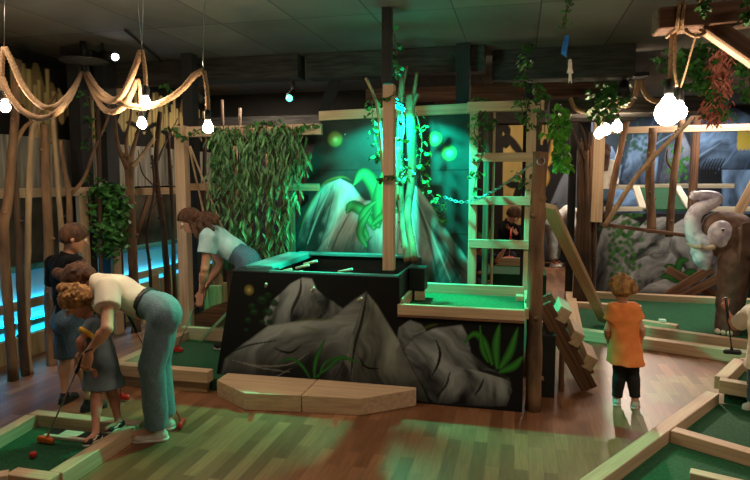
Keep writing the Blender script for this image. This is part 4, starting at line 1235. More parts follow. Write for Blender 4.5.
course('near timber-framed green felt course at the bottom right corner', (1.2, 3.9, 0),
       [((.38, 3.22), (1.46, 4.89), .09, .1, 0), ((1.0, 4.09), (2.6, 3.05), .09, .1, 0)],
       [([(.42, 3.2), (1.50, 4.88), (3.0, 4.6), (2.8, 2.6), (.6, 2.6)], .02)])
a = aZ(690, 470, .1); tag(board('loose_block', (a.x, a.y, .06), (a.x + .35, a.y - .12, .06), .07, .08, M['pine']), 'short pale timber lying on the felt at the bottom right', 'timber')
c0 = aZ(711, 378, .2)
course('small raised timber frame with green felt behind the bottom right course', (1.9, 5.1, 0),
       [((1.52, 4.95), (2.5, 4.55), .09, .1, .09), ((1.54, 4.99), (1.85, 5.55), .09, .1, .09), ((1.85, 5.55), (2.7, 5.25), .09, .1, .09)],
       [([(1.56, 4.96), (1.86, 5.52), (2.7, 5.2), (2.5, 4.58)], .1)])
course('wide timber-framed green felt course in front of the rock mural at the right', (1.9, 7.6, 0),
       [((.74, 9.0), (.63, 6.72), .13, .11, 0), ((.58, 6.70), (3.3, 5.66), .12, .11, 0), ((.75, 8.98), (3.4, 8.9), .12, .11, 0),
        ((.72, 8.2), (1.55, 8.15), .10, .10, 0), ((1.1, 7.35), (1.72, 7.05), .10, .12, 0), ((1.15, 7.0), (2.6, 6.35), .10, .12, 0)],
       [([(.72, 8.95), (.62, 6.74), (3.3, 5.7), (3.4, 8.88)], .025)])
a = aY(663, 316, 7.12); tag(box('white_marker', a.x - .03, a.x + .04, 7.13, 7.19, .1215, .15, M['white']), 'small white marker on the middle divider of the wide course', 'marker')

# ------------------------------------------------------------------ right back wall
YR = 9.6


def PR(l): return [cx(u, v, YR) for u, v in l]


def right_rocks(cv):
    cv.mottled('2c2e30', .9, 2, 31)
    R = [([(592, 292), (594, 255), (602, 228), (622, 214), (640, 222), (632, 262), (628, 296)], (622, 210)),
         ([(628, 262), (634, 232), (648, 218), (672, 216), (672, 236), (668, 258), (640, 262)], (655, 212)),
         ([(668, 250), (672, 225), (690, 214), (712, 232), (720, 262), (716, 294), (680, 296)], (688, 208)),
         ([(624, 296), (630, 262), (650, 254), (672, 252), (686, 270), (688, 296)], (640, 250)),
         ([(632, 296), (648, 284), (672, 276), (694, 282), (697, 296)], (662, 270)), ([(700, 296), (715, 250), (745, 225), (790, 230), (800, 298)], (745, 220))]
    for i, (p, k) in enumerate(R): cv.rock(PR(p), cx(k[0], k[1], YR), 'b0b2b0', '101214', 41 + i, 4, hl=.6, ang=(70, 35, -55, 48, 8, 60)[i], mixd=.7)
    rg = random.Random(5)
    for i in range(160):
        c = cx(rg.gauss(622, 9), rg.uniform(212, 292), YR); d = np.hypot(cv.X - c[0], cv.Z - c[1]); cv.over(.8 * smooth01((.04 - d) / .02), lin(rg.choice(['2c5a24', '3c7230', '1e4a1c'])))
    for q in ([(676, 280), (672, 268), (664, 266)], [(677, 280), (680, 262), (690, 260)], [(676, 282), (668, 276), (660, 278)], [(678, 282), (690, 272), (700, 276)]):
        cv.leaf(PR(q), .06, '2f6a2c', '123a14')


b = mural('rock_mural_wall', [((cx(590, 292, YR)[0], 0), (cx(800, 292, YR)[0], 0), (cx(800, 211, YR)[0], 1.22), (cx(590, 211, YR)[0], 1.2))], YR, '1a1b1d', right_rocks, step=.014)
tag(b, 'low wall painted with grey boulders and creeping plants behind the wide course', 'mural')
# upper deck with white-rimmed trays
T = thing('upper_deck', 'raised deck behind the boulder wall with white-rimmed sloping trays', 'deck', (2.2, 10.2, 0))
box('deck_board', 1.1, 4.9, 9.66, 11.6, 1.0, 1.06, M['dark'], T)
for x in (1.3, 3.0, 4.7):
    for y in (9.8, 11.4): box('deck_leg', x, x + .09, y, y + .09, 0, 1.0, M['oldwood'], T)
def PZ(u, v, Y): return aY(u, v, Y)
for l in ([(604, 209), (642, 209)], [(688, 209), (760, 209)]): board('white_rim', PZ(*l[0], 9.75), PZ(*l[1], 9.75), .05, .07, M['whitewood'], T)
for l in ([(602, 187), (648, 187)], [(648, 186), (734, 186)]): board('white_rim', PZ(*l[0], 10.6), PZ(*l[1], 10.6), .05, .07, M['whitewood'], T)
for a, b in (((636, 187), (643, 209)), ((677, 187), (690, 209))): board('white_rim', PZ(*a, 10.55), PZ(*b, 9.8), .1, .05, M['whitewood'], T)
bm = bmesh.new()
vs = [bm.verts.new(PZ(*q)) for q in ((644, 209, 9.8), (688, 209, 9.8), (678, 187, 10.6), (638, 187, 10.6))]
f = bm.faces.new(vs); rr = bmesh.ops.extrude_face_region(bm, geom=[f])
for g in rr['geom']:
    if isinstance(g, bmesh.types.BMVert): g.co.z -= .03
bmesh.ops.recalc_face_normals(bm, faces=bm.faces)
link('felt', bm_mesh(bm), M['felt'], T)
YB = 11.8


def blue_paint(cv):
    n = Noise2(8)
    cv.mottled('44546a', 1.4, .9, 52)
    rg = random.Random(12)
    def PB(l): return [cx(u, v, YB) for u, v in l]
    for i, (p, k) in enumerate((([(596, 190), (600, 150), (612, 146), (622, 165), (618, 190)], (610, 142)), ([(618, 190), (630, 140), (645, 128), (660, 150), (655, 190)], (645, 122)), ([(655, 190), (668, 140), (682, 128), (694, 155), (700, 190)], (682, 124)), ([(596, 230), (605, 188), (640, 190), (650, 230)], (615, 184)), ([(720, 230), (722, 150), (735, 138), (752, 150), (790, 230)], (735, 135)), ([(690, 132), (722, 100), (760, 120), (760, 170), (700, 170)], (720, 96)))):
        cv.rock(PB(p), cx(k[0], k[1], YB), '8cb0dc' if i != 2 else '7c8698', '0c121c', 60 + i, 5, hl=.5, ang=(70, 55, 60, 20, 80, 40)[i], mixd=.6)
    for i in range(26):
        u = rg.uniform(600, 745); v = rg.uniform(110, 180)
        cv.stroke(PB([(u, v), (u + rg.uniform(-4, 14), v + rg.uniform(-22, -6)), (u + rg.uniform(4, 30), v + rg.uniform(-40, -18))]), .03, rg.choice(['6c8cb4', '8aa4c4', '46608a', '0a0e14']), .55, 1)
    for i in range(36):
        c = cx(rg.gauss(682, 8), rg.gauss(165, 8), YB)
        cv.leaf([c, (c[0] + rg.uniform(-.1, .1), c[1] + rg.uniform(-.15, .15))], .03, '3a7a34', '16401a')
    for i in range(70):
        c = cx(rg.gauss(640, 10), rg.gauss(140, 9), YB); d = np.hypot(cv.X - c[0], cv.Z - c[1]); cv.over(.7 * smooth01((.04 - d) / .02), lin('2c5040'))
    for i in range(10):
        u = 738 + i * 1.4; cv.stroke(PB([(u, 150), (u + 1, 128)]), .03, 'c8b048', .9, .4)
    for i in range(7):
        u = 704 + i * 3; cv.stroke(PB([(u, 184), (u - 2, 170), (u + 3, 158)]), .022, '060608', .95, .4)
    c = cx(717, 121, YB); d = np.hypot(cv.X - c[0], (cv.Z - c[1]) * 1.8); cv.over(.8 * smooth01((.12 - d) / .04), lin('b06a8c'))


b = mural('blue_mural_wall', [((1.25, .6), (4.95, .6), (4.95, 2.95), (1.25, 2.95))], YB, '10151c', blue_paint, step=.016)
tag(b, 'far wall painted in blue-grey rocks and swirls at the right', 'mural')
tag(board('long_rail', aY(596, 131, 9.0), aY(765, 127, 9.0), .06, .09, M['pine']), 'long pale horizontal rail high in front of the blue mural', 'rail')
tag(board('upright_post', V((aY(705, 190, 9.1).x, 9.1, 1.21)) + V((0, .6, 0)), V((aY(705, 190, 9.1).x, 9.1, aY(705, 101, 9.1).z)) + V((0, .6, 0)), .10, .10, M['oldwood'], up=(0, 1, 0)), 'upright brown post standing before the blue mural', 'post')
for lb, l, r, mm, Y in (('slim slanting log behind the hanging bulbs', [(607, 218), (616, 170), (630, 108)], [.045, .035], 'bark', 8.7),
                   ('straight log standing centrally before the painted boulders', [(652, 231), (650, 180), (653, 128)], [.062, .05], 'bark', 8.8),
                   ('slightly curved log before the right end of the boulder wall', [(669, 235), (674, 175), (682, 118)], [.05, .04], 'bark', 8.8),
                   ('long thin branch crossing the other logs diagonally', [(605, 226), (640, 172), (690, 120), (701, 101)], [.035, .022], 'bark_pale', 8.5)):
    P = [aY(u, v, Y) for u, v in l]
    br = [([aY(674, 172, 8.8), aY(667, 160, 8.8), aY(668, 148, 8.8)], [.02, .01])] if 'curved' in lb else ()
    P = [P[0] + (P[0] - P[1]) * .03] + P[1:]
    trunk(lb, P, r, mm, br, seed=len(lb), name='log', cat='log')
tag(board('lashing_rail', aY(600, 224, 8.75) , aY(690, 236, 8.75), .05, .05, M['oldwood']), 'thin dark rail carrying the feet of the logs', 'rail')
x = aY(597.5, 180, 8.3); tag(board('pale_post', (x.x, 8.3, aY(597, 222, 8.3).z), (x.x, 8.3, aY(597, 122, 8.3).z), .14, .10, M['pine'], up=(0, 1, 0)), 'wide pale squared post beside the stick bundle', 'post')
for i, (u, vt, ub) in enumerate(((579, 150, 580), (583, 138, 583), (587, 146, 586), (591, 132, 589), (585, 150, 592), (594, 150, 595), (581, 142, 577))):
    a = aY(u, vt, 8.4 + .04 * (i % 2)); b = V((aY(ub, 250, 8.45).x, 8.45, 0))
    trunk('dark upright stick in the tight bundle beside the wide pale post', [b, b.lerp(a, .5) + V((.01, 0, 0)), a], [.038, .025], 'bark_dark', seed=80 + i, group='sticks in the tight bundle', name='bundle_stick', cat='stick', knots=2)
for lb, l in (('bare twig fanning left from the stick bundle', [(586, 160), (575, 135), (570, 118)]), ('bare twig rising right from the stick bundle', [(588, 150), (582, 128), (574, 122), (566, 128)])):
    trunk(lb, [aY(u, v, 8.3) for u, v in l], [.018, .006], 'bark_dark', seed=len(lb), name='bare_twig', cat='twig', knots=0, seg=7)
tag(box('steel_column', aY(574, 200, 8.9).x - .08, aY(574, 200, 8.9).x + .02, 8.9, 9.0, 0, 2.998, M['black']), 'black column behind the stick bundle', 'column')
# crossed planks
for lb, a, b, dy in (('thick short plank of the crossed planks, falling to the right', (667, 269), (716, 296), 0), ('upper of two parallel crossed planks rising to the right', (666, 296), (712, 268), -.12), ('lower of two parallel crossed planks rising to the right', (680, 298), (722, 276), -.12)):
    tag(board('crossed_plank', aY(*a, 9.35 + dy), aY(*b, 9.35 + dy), .05, .12, M['oldwood']), lb, 'plank')
tag(board('slanting_plank', aY(737, 215, 9.2), aY(756, 180, 9.2), .06, .12, M['pine_dull']), 'slanting pale plank above the elephant', 'plank')

# yellow mural behind the ladder and dark rocks in the far doorway
YY = 10.3


def yellow_paint(cv):
    def PY(l): return [cx(u, v, YY) for u, v in l]
    rg = random.Random(3)
    for (u0, u1, v0, v1) in ((503, 527, 112, 225), (541, 556, 128, 212)):
        poly = []
        for k in range(9): poly.append(cx(u0 + (u1 - u0) * k / 8, v0 + (rg.uniform(-12, 6) if k % 2 else 8), YY))
        poly += [cx(u1 + rg.uniform(-3, 3), (v0 + v1) / 2, YY), cx(u1, v1, YY), cx(u0, v1, YY)]
        n = Noise2(9); m = cv.inside(poly) * 1.; cv.over(m * (.55 + .45 * n.f(cv.X * 9, cv.Z * 2)), lin('b4995c'))
    for i in range(22):
        c = rg.choice([(508, 135), (520, 185), (548, 150), (552, 190)]); th = rg.uniform(0, 6.28); L = rg.uniform(10, 26)
        cv.leaf(PY([c, (c[0] + math.cos(th) * L * .5, c[1] - math.sin(th) * L * .6), (c[0] + math.cos(th) * L, c[1] - math.sin(th) * L)]), .07, '0e0c0a', '15120e')
    cv.rock(PY([(548, 262), (550, 222), (565, 190), (576, 150), (592, 140), (600, 262)]), cx(590, 135, YY), '5c6066', '121416', 71, 6)
    cv.rock(PY([(535, 262), (540, 212), (556, 206), (576, 208), (580, 262)]), cx(556, 200, YY), '50565a', '101214', 72, 5)
    for q in ([(486, 250), (490, 235), (494, 222)], [(488, 250), (482, 238), (478, 232)]): cv.leaf(PY(q), .06, '3a7a30', '16401a')


b = mural('yellow_mural_wall', [((-1.0, 0), (.42, 0), (.42, 2.6), (-1.0, 2.6))], YY, '16130f', yellow_paint, step=.016)
tag(b, 'wall painted with dark jungle leaves on yellow behind the ladder', 'mural')


def far_paint(cv):
    def PF(l): return [cx(u, v, 12.9) for u, v in l]
    cv.rock(PF([(530, 262), (545, 215), (560, 180), (578, 148), (600, 140), (610, 262)]), cx(588, 135, 12.9), '6c7076', '141618', 73, 6)
    cv.rock(PF([(530, 262), (538, 212), (556, 202), (580, 206), (590, 230), (585, 262)]), cx(556, 195, 12.9), '5c6266', '141618', 74, 5)
    for (u, v) in ((541, 190), (548, 165), (540, 150)): cv.leaf(PF([(u, v), (u + 5, v - 12), (u + 4, v - 26)]), .09, 'b88c3a', '5a4420')


b = mural('far_rock_mural', [((.1, 0), (2.2, 0), (2.2, 2.95), (.1, 2.95))], 12.9, '14110e', far_paint, step=.02)
tag(b, 'farthest wall painted with dark rocks behind the bending person in white', 'mural')
T = thing('minigolf_course', 'distant timber-edged green course seen through the ladder', 'minigolf course', (0, 8, .4))
box('board', -.9, .32, 7.7, 7.76, .62, .72, M['pine_dull'], T)
box('felt', -.9, .32, 7.05, 7.7, .58, .62, M['felt'], T)
box('felt_front', -.9, .32, 7.02, 7.05, .2, .62, M['felt'], T)
box('corner_block', -.5, -.3, 6.98, 7.04, .42, .54, M['pine'], T)
box('legs', -.85, .28, 7.1, 7.6, 0, .58, M['black'], T)

# ------------------------------------------------------------------ big beam, bulb
YH = 3.0
bl0, bl1 = aY(655, 22, YH), aY(790, 8, YH)
bl0 = V((bl0.x, YH, 2.405)); bl1 = V((bl1.x, YH, 2.425))
T = thing('overhead_beam', 'large brown beam jutting in from the right above the globe bulb', 'beam', bl0)
board('beam', bl0, bl1, .14, .095, M['beamwood'], T, bevel=.006)
board('brace', aY(706, 24, YH - .01) + V((0, 0, -.0)), aY(790, 82, YH - .01), .09, .07, M['beamwood'], T, up=(0, 0, 1))
board('brace_lining', aY(706, 28, YH - .01) + V((0, -.0, -.012)), aY(790, 86, YH - .01) + V((0, 0, -.012)), .06, .03, M['pine'], T)
bx_ = aY(673, 20, YH)
T = thing('rope_wrap', 'dark rope wound round the end of the overhead beam', 'rope', (bx_.x, YH, 2.35))
for k, dx in enumerate((0, .019)):
    c = V((bx_.x + dx, YH, 2.408)); lo, hi = -.054, .056
    tube('coil', [c + V((0, -.078, lo)), c + V((.006, -.078, hi)), c + V((0, .078, hi)), c + V((-.006, .078, lo)), c + V((0, -.078, lo))], .0075, M['rope'], T, curve=False, twist=300, seg=8)
tube('loose_loop', [bl0 + V((.11, -.075, -.05)), bl0 + V((.12, -.08, -.07)), bl0 + V((.155, -.07, -.085)), bl0 + V((.19, -.06, -.068)), bl0 + V((.17, -.05, -.055))], .008, M['rope'], T, twist=300, seg=8)


def bulb(label, p, r, rope_pts, m='warm', sock=True, gr=.012, cat='hanging bulb'):
    """p centre of the glass; rope from above"""
    p = V(p); T = thing('rope_pendant_lamp', label, cat, p - V((0, 0, r)))
    lathe('glass_bulb', p, [(.002, -r), (r * .5, -r * .87), (r * .87, -r * .5), (r, 0), (r * .9, r * .45), (r * .6, r * .85), (.016, r * 1.35), (.014, r * 1.5)], M[m], T)
    lathe('socket', p + V((0, 0, r * 1.4)), [(.02, 0), (.022, .01), (.022, .055), (.012, .07)], M['blackplastic'], T)
    top = p + V((0, 0, r * 1.4 + .06))
    if rope_pts: tube('rope', [top] + list(rope_pts), gr, M['rope'], T, twist=260, seg=9, smooth_n=16)
    return T


p = aY(668, 113, YH)
bulb('large glowing globe bulb on a rope below the overhead beam', p, .058, [V((p.x, YH, 2.25)), V((p.x, YH, 2.357))], 'warmbig', gr=.0085)
tag(tube('jute_rope', [V((p.x + .012, YH - .01, 2.355)), V((p.x + .016, YH - .012, 2.2)), V((p.x + .03, YH - .01, p.z + .115))], .007, M['rope'], twist=300, seg=8), 'second thin rope hanging beside the globe bulb rope', 'rope')
p2 = aY(679, 112, 3.5)
bulb('second glowing bulb half hidden behind the large globe bulb', p2, .04, [V((p2.x, 3.35, 2.3)), V((p2.x + .02, 3.3, 2.5)), V((p2.x + .02, 3.3, 2.99))], 'warmbig', gr=.005)

# left cluster of rope lamps
YS = 3.4
def s4(u, v, Y=YS): return aY(u, v, Y)
YU = 5.0
hub = s4(85, 62, YU)
T = thing('ceiling_projector_mount', 'black ceiling bracket with projectors above the swagged ropes', 'mount', (hub.x, YU, hub.z))
lathe('mounting_disc', s4(84, 62, YU), [(.03, -.03), (.05, -.02), (.21, 0), (.22, .014), (.1, .02), (.02, .03)], M['beam'], T, seg=28)
tube('hanger', [s4(84, 61, YU), s4(84, 61, YU) + V((0, 0, 2.998 - s4(84, 61, YU).z))], .03, M['blackplastic'], T, curve=False)
a = s4(66, 53, 5.05); board('projector_body', a, a + V((.3, .05, -.03)), .2, .08, M['blackplastic'], T)
for du, dv in ((-3, 0), (1.5, 0), (5, 0)):
    c = s4(83 + du, 70, YU); lathe('cable_gland', c, [(.012, -.04), (.016, -.03), (.016, .03), (.012, .045)], M['blackplastic'], T)
T = thing('spotlight', 'small black spotlight with a white lens near the ceiling bracket', 'spotlight', s4(108, 52, 5.1))
b0 = s4(103, 54, 5.1); b1 = s4(115, 57, 4.95)
tube('body', [b0, b1], [.04, .044], M['blackplastic'], T, curve=False, seg=14)
ball('lens', b1 + (b1 - b0).normalized() * .003, .032, M['spotwhite'], T, sc=(1, 1, 1))
board('bracket', b0, V((b0.x, b0.y, 2.998)), .02, .03, M['blackplastic'], T)
hubp = s4(84, 74, 3.42)
def rp(label, l, Y=YS, r=.019):
    def yy(u, v): return Y + (YU - Y) * max(0, 1 - math.hypot(u - 84, v - 73) / 42)
    return tag(tube('jute_rope', [s4(u, v, yy(u, v)) for u, v in l], r, M['rope'], twist=230, seg=10, smooth_n=12), label, 'rope')
rp('thick rope swag from the left edge up to the ceiling bracket', [(5, 48), (12, 62), (22, 84), (36, 102), (52, 108), (66, 98), (76, 84), (82, 73)])
rp('lower rope swag from the leftmost bulb to the ceiling bracket', [(2, 78), (10, 96), (24, 112), (42, 118), (60, 110), (72, 94), (81, 74)], 3.36)
rp('rope swag from the bracket up to the wire hook', [(85, 74), (92, 88), (102, 98), (113, 101), (124, 92), (134, 70), (141, 51)], 3.4)
rp('deepest rope swag right of the bracket', [(85, 74), (93, 92), (103, 108), (113, 112), (124, 106), (132, 92), (137, 80)], 3.5)
rp('long shallow rope swag reaching the hook above the gate post', [(88, 73), (98, 88), (114, 100), (140, 107), (160, 103), (180, 91), (194, 76), (203, 71)], 3.44)
bulb('leftmost glowing bulb at the edge of the picture', s4(5, 107), .034, [s4(3, 90), s4(2, 70), s4(3, 52), s4(4, 47)], gr=.015)
bulb('upper glowing bulb of the close pair beneath the wire hook', s4(146, 103), .030, [s4(146, 88), s4(145, 70), s4(142, 50)], gr=.013)
bulb('lower glowing bulb of the close pair beneath the wire hook', s4(142, 124, 3.5), .030, [s4(141, 108, 3.5), s4(140, 90, 3.5), s4(138, 79, 3.5)], gr=.013)
bulb('glowing bulb hanging in front of the gate post top', s4(208, 128, 3.44), .032, [s4(208, 110, 3.44), s4(207, 90, 3.44), s4(204, 71, 3.44)], gr=.014)
for lb, a, Y in (('pair of thin wires from the ceiling to the rope hook', (142, 50), 3.4), ('thin wire from the ceiling to the hook above the gate post', (203, 71), 3.44), ('thin wire holding the ropes above the leftmost bulb', (4, 47), 3.4)):
    q = s4(*a, Y); T = thing('hanging_wire', lb, 'wire', q)
    tube('wire', [q, V((q.x + .02, q.y + .02, 2.995))], .0025, M['metal'], T, curve=False, seg=6)
    if 'pair' in lb: tube('wire', [q, V((q.x - .03, q.y, 2.995))], .0025, M['metal'], T, curve=False, seg=6)

# right far cluster
YK = 7.0
def rk(label, l, Y=YK, r=.025): return tag(tube('jute_rope', [aY(u, v, Y) for u, v in l], r, M['rope'], twist=200, seg=10, smooth_n=12), label, 'rope')
for lb, (u, v), r in (('leftmost glowing bulb of the far trio above the stick bundle', (599, 134), .05), ('middle glowing bulb of the far trio above the stick bundle', (606, 130), .055), ('rightmost glowing bulb of the far trio above the stick bundle', (617, 127), .055)):
    q = aY(u, v, YK); bulb(lb, q, r, [q + V((0, 0, .3)), aY(u + 2, 96, YK)], 'warmfar', gr=.02)
rk('rope swag left of the far bulbs', [(570, 98), (575, 108), (586, 112), (597, 107), (603, 95)])
rk('rope swag between the far bulbs', [(617, 100), (622, 105), (630, 104), (636, 92), (638, 80)], 6.8)
rk('rope swag running toward the large globe bulb', [(640, 80), (645, 93), (652, 100), (662, 101), (670, 94)], 6.6)
tag(box('lamp_bar', aY(560, 100, YK).x, aY(645, 78, YK).x, 6.78, 7.05, aY(640, 78, 6.9).z, aY(640, 74, 6.9).z, M['dark']), 'dark bar from which the far trio of bulbs hangs', 'bar')
a = aY(624, 84, 6.35); T = thing('spotlight', 'small black spotlight among ivy above the far bulbs', 'spotlight', a)
sd_ = (V((.55, 3.7, 0)) - a).normalized(); SPOT_P = a + sd_ * .16
tube('body', [a, a + sd_ * .15], [.05, .055], M['blackplastic'], T, curve=False, seg=14)
board('bracket', a, V((a.x, a.y, 2.998)), .03, .04, M['blackplastic'], T)
iv('ivy clump hanging over the far trio of bulbs', [(612, 84), (606, 92), (602, 104), (604, 118)], 6.7, 130, .075, .07, 68)
iv('ivy clump above the pale post, right part', [(620, 86), (624, 94), (618, 108)], 6.7, 60, .07, .05, 69)
iv('dark green garland along the ceiling behind the overhead beam', [(668, 58), (690, 56), (712, 46), (735, 60), (752, 62)], 4.6, 240, .06, .06, 70)
iv('ivy hanging right of the globe bulb rope', [(676, 66), (690, 72), (694, 86)], 4.6, 90, .055, .06, 71)
iv('ivy strand left of the pink heather', [(703, 62), (706, 78), (706, 96)], 4.5, 60, .055, .03, 72)
iv('pink and orange heather bunch hanging below the garland', [(722, 50), (718, 66), (720, 84), (714, 108), (716, 120)], 4.5, 900, .055, .032, 73, 'pinkleaf', name='pink_heather', cat='hanging plant', droop=.9, shape='willow')
iv('small green leaves trailing under the pink heather', [(716, 95), (720, 108), (722, 118)], 4.45, 60, .045, .035, 74)
iv('ivy hanging at the right edge over the beam', [(746, 0), (748, 12), (748, 22)], 2.85, 26, .035, .012, 75)
iv('little ivy sprig hanging in front of the overhead beam', [(702, 0), (704, 8), (704, 15)], 2.85, 22, .03, .008, 76)
iv('ivy strand at the right edge below the brace', [(748, 60), (750, 85), (749, 100)], 4.4, 40, .05, .03, 81)
# parrot-like ornament string
T = thing('hanging_ornament', 'string with a bright blue feathered ornament and pale figure hanging from the ceiling', 'ornament', aY(570, 80, 4.6))
tube('string', [V((aY(567, 0, 4.6).x, 4.6, 2.99)), aY(566, 40, 4.6), aY(570, 80, 4.6)], .003, M['stem'], T, seg=6)
F = Field(aY(555, 70, 4.6) - V((.1, .1, .1)), aY(575, 30, 4.6) + V((.1, .1, .1)), .006)
F.rc(aY(567, 37, 4.6), aY(564, 52, 4.6), .016, .022, k=.01); F.rc(aY(564, 50, 4.6), aY(566, 57, 4.6), .014, .005, k=.01)
fobj(F, 'blue_figure', M['blue'], T)
F = Field(aY(560, 95, 4.6) - V((.1, .1, .1)), aY(580, 55, 4.6) + V((.1, .1, .1)), .006)
F.ell(aY(570, 61, 4.6), (.013, .013, .016)); F.rc(aY(570, 64, 4.6), aY(570, 72, 4.6), .016, .012, k=.01)
for d in (-3, 3): F.rc(aY(570, 66, 4.6), aY(570 + d, 73, 4.6), .008, .005, k=.006); F.rc(aY(570, 72, 4.6), aY(570 + d * .5, 83, 4.6), .008, .005, k=.006)
fobj(F, 'pale_figure', M['rubber'], T)
iv('thin ivy around the hanging ornament string', [(572, 0), (566, 14), (562, 28)], 4.6, 26, .035, .018, 82)
# green spotlight at the back
a = aY(291, 96, 7.4); T = thing('spotlight', 'dark spotlight with a dim green lens behind the mural wall', 'spotlight', a)
tube('body', [a + V((0, .08, .05)), a + V((0, -.05, -.03))], [.05, .055], M['blackplastic'], T, curve=False, seg=14)
ball('lens', a + V((0, -.055, -.033)), .042, M['spotgreen'], T)
board('bracket', a + V((0, .08, .05)), V((a.x, a.y + .08, 2.998)), .03, .04, M['blackplastic'], T)
a = V((1.15, 9.35, 2.36)); T = thing('spotlight', 'black spotlight aimed at the room from among the far glowing bulbs', 'spotlight', a)
sd_ = (V((.6, 3.9, 0)) - a).normalized(); SPOT_Q = a + sd_ * .15
tube('body', [a, a + sd_ * .14], [.05, .055], M['blackplastic'], T, curve=False, seg=14)
board('bracket', a, V((a.x, a.y, 2.998)), .03, .04, M['blackplastic'], T)
a = aY(194, 92, 5.9); T = thing('spotlight', 'grey cylindrical spotlight above the gate post', 'spotlight', a)
tube('body', [a, a + V((.12, -.05, -.1))], [.035, .038], M['beam'], T, curve=False, seg=14)
board('bracket', a, V((a.x, a.y, 2.998)), .02, .03, M['blackplastic'], T)

# ------------------------------------------------------------------ elephant
YE = 7.4
def e(u, v, dy=0): return aY(u, v, YE + dy)
T = thing('elephant_statue', 'life-like brown elephant calf statue with a raised silvery trunk', 'statue', (e(730, 325).x, YE, 0))
F = Field(e(680, 335) - V((.1, .75, .0)), V((e(750, 190).x + 2.0, YE + .9, e(750, 190).z + .25)), .017)
hd = e(727, 233); by = e(798, 262, .15)
F.ell(hd, (.23, .2, .24), k=.06); F.ell(hd + V((-.08, 0, .06)), (.18, .17, .18), k=.06)
F.rc(hd + V((.12, 0, -.08)), by, .26, .36, k=.1)
F.rc(by, by + V((.75, .1, -.02)), .42, .40, k=.1)
F.rc(hd + V((-.1, 0, -.12)), hd + V((-.17, 0, -.17)), .12, .09, k=.06)
zc = .0
for (x, dy, r0) in ((e(724, 300).x, -.22, .13), (e(730, 300).x + .14, .25, .13)):
    F.rc((x + .02, YE + dy * .8, .78), (x - .02, YE + dy, .35), .16, .115, k=.06); F.rc((x - .02, YE + dy, .38), (x - .02, YE + dy, .06), .115, .125, k=.04, cut=[((0, 0, .002), (0, 0, -1))])
for dy in (-.2, .28):
    x = by.x + .8; F.rc((x, YE + dy, .75), (x + .05, YE + dy, .35), .19, .12, k=.06); F.rc((x + .05, YE + dy, .38), (x + .02, YE + dy, .06), .12, .13, k=.04, cut=[((0, 0, .002), (0, 0, -1))])
F.wrinkle(.004, 30, 3)
fobj(F, 'body', M['elephant'], T)
F = Field(e(736, 285) - V((.1, .5, .1)), V((e(760, 215).x + .25, YE + .1, e(750, 210).z + .2)), .012)
for q in range(1):
    F.ell(e(745, 243, -.30), (.16, .035, .23), ((1, .5, 0), (-.5, 1, 0), (0, 0, 1)), k=.03)
    F.rc(e(740, 232, -.24), e(752, 256, -.34), .05, .03, k=.04); F.rc(e(742, 250, -.27), e(742, 272, -.3), .04, .02, k=.04)
fobj(F, 'ear', M['elephant'], T)
tp = [e(702, 243, -.02), e(695, 236), e(692, 222), e(697, 211), (e(706, 206)), e(715, 201), e(716, 197.5), e(708, 195.5), e(699, 195.5)]
tpts = catmull(tp, 5); F = Field(e(680, 260) - V((.1, .25, .1)), e(735, 185) + V((.15, .25, .1)), .010)
n_ = len(tpts)
for i in range(n_ - 1):
    r0 = .092 + (.048 - .092) * min(1, i / n_ * 1.2); r1 = .092 + (.048 - .092) * min(1, (i + 1) / n_ * 1.2)
    F.rc(tpts[i], tpts[i + 1], r0, r1, k=.012)
    if i > 2: F.rc(tpts[i], tpts[i] + (tpts[i + 1] - tpts[i]) * .25, r0 + .007, k=.004)
F.rc(e(696, 195.5), e(694, 195.5), .05, .054, k=.01); F.rc(e(698, 195.5), e(690, 195.5), .026, .026, k=.006, mode='sub')
F.rc(hd + V((-.16, -.05, -.09)), tpts[0], .09, .09, k=.04)
fobj(F, 'trunk', M['eleph_white'], T)
F = Field(hd - V((.4, .5, .4)), hd + V((.4, .5, .4)), .012)
F.ell(hd + V((-.10, -.155, 0)), (.14, .085, .15), k=.03); fobj(F, 'painted_cheek', M['eleph_white'], T)
o = ball('eye', e(723, 230, -.24), .022, M['eyewhite'], T); ball('pupil', e(723, 230, -.262), .014, M['pupil'], o)
F = Field(e(685, 290) - V((.1, .2, .1)), e(715, 235) + V((.1, .2, .1)), .010)
F.rc(e(704, 248), e(703, 258), .11, .10, k=.04); F.rc(e(703, 258), e(706, 266), .09, .05, k=.04); F.rc(e(696, 246), e(694, 252), .06, .04, k=.04)
fobj(F, 'lower_jaw', M['eleph_white'], T)
tube('tusk', [e(700, 247, -.13), e(694, 247, -.16), e(687, 243, -.18)], [.03, .022, .006], M['ivory'], T)
tube('tusk', [e(714, 247, -.20), e(706, 248, -.24), e(700, 244, -.26)], [.03, .022, .006], M['ivory'], T)
for i in range(3):
    ball('toenail', (e(724, 300).x - .13 + i * .05, YE - .22 - .06 - i * .03, .055), .032, M['ivory'], T, seg=10)

# ------------------------------------------------------------------ the people
def P_(u, v, Y): return aY(u, v, Y)
UP = V((0, 0, 1))
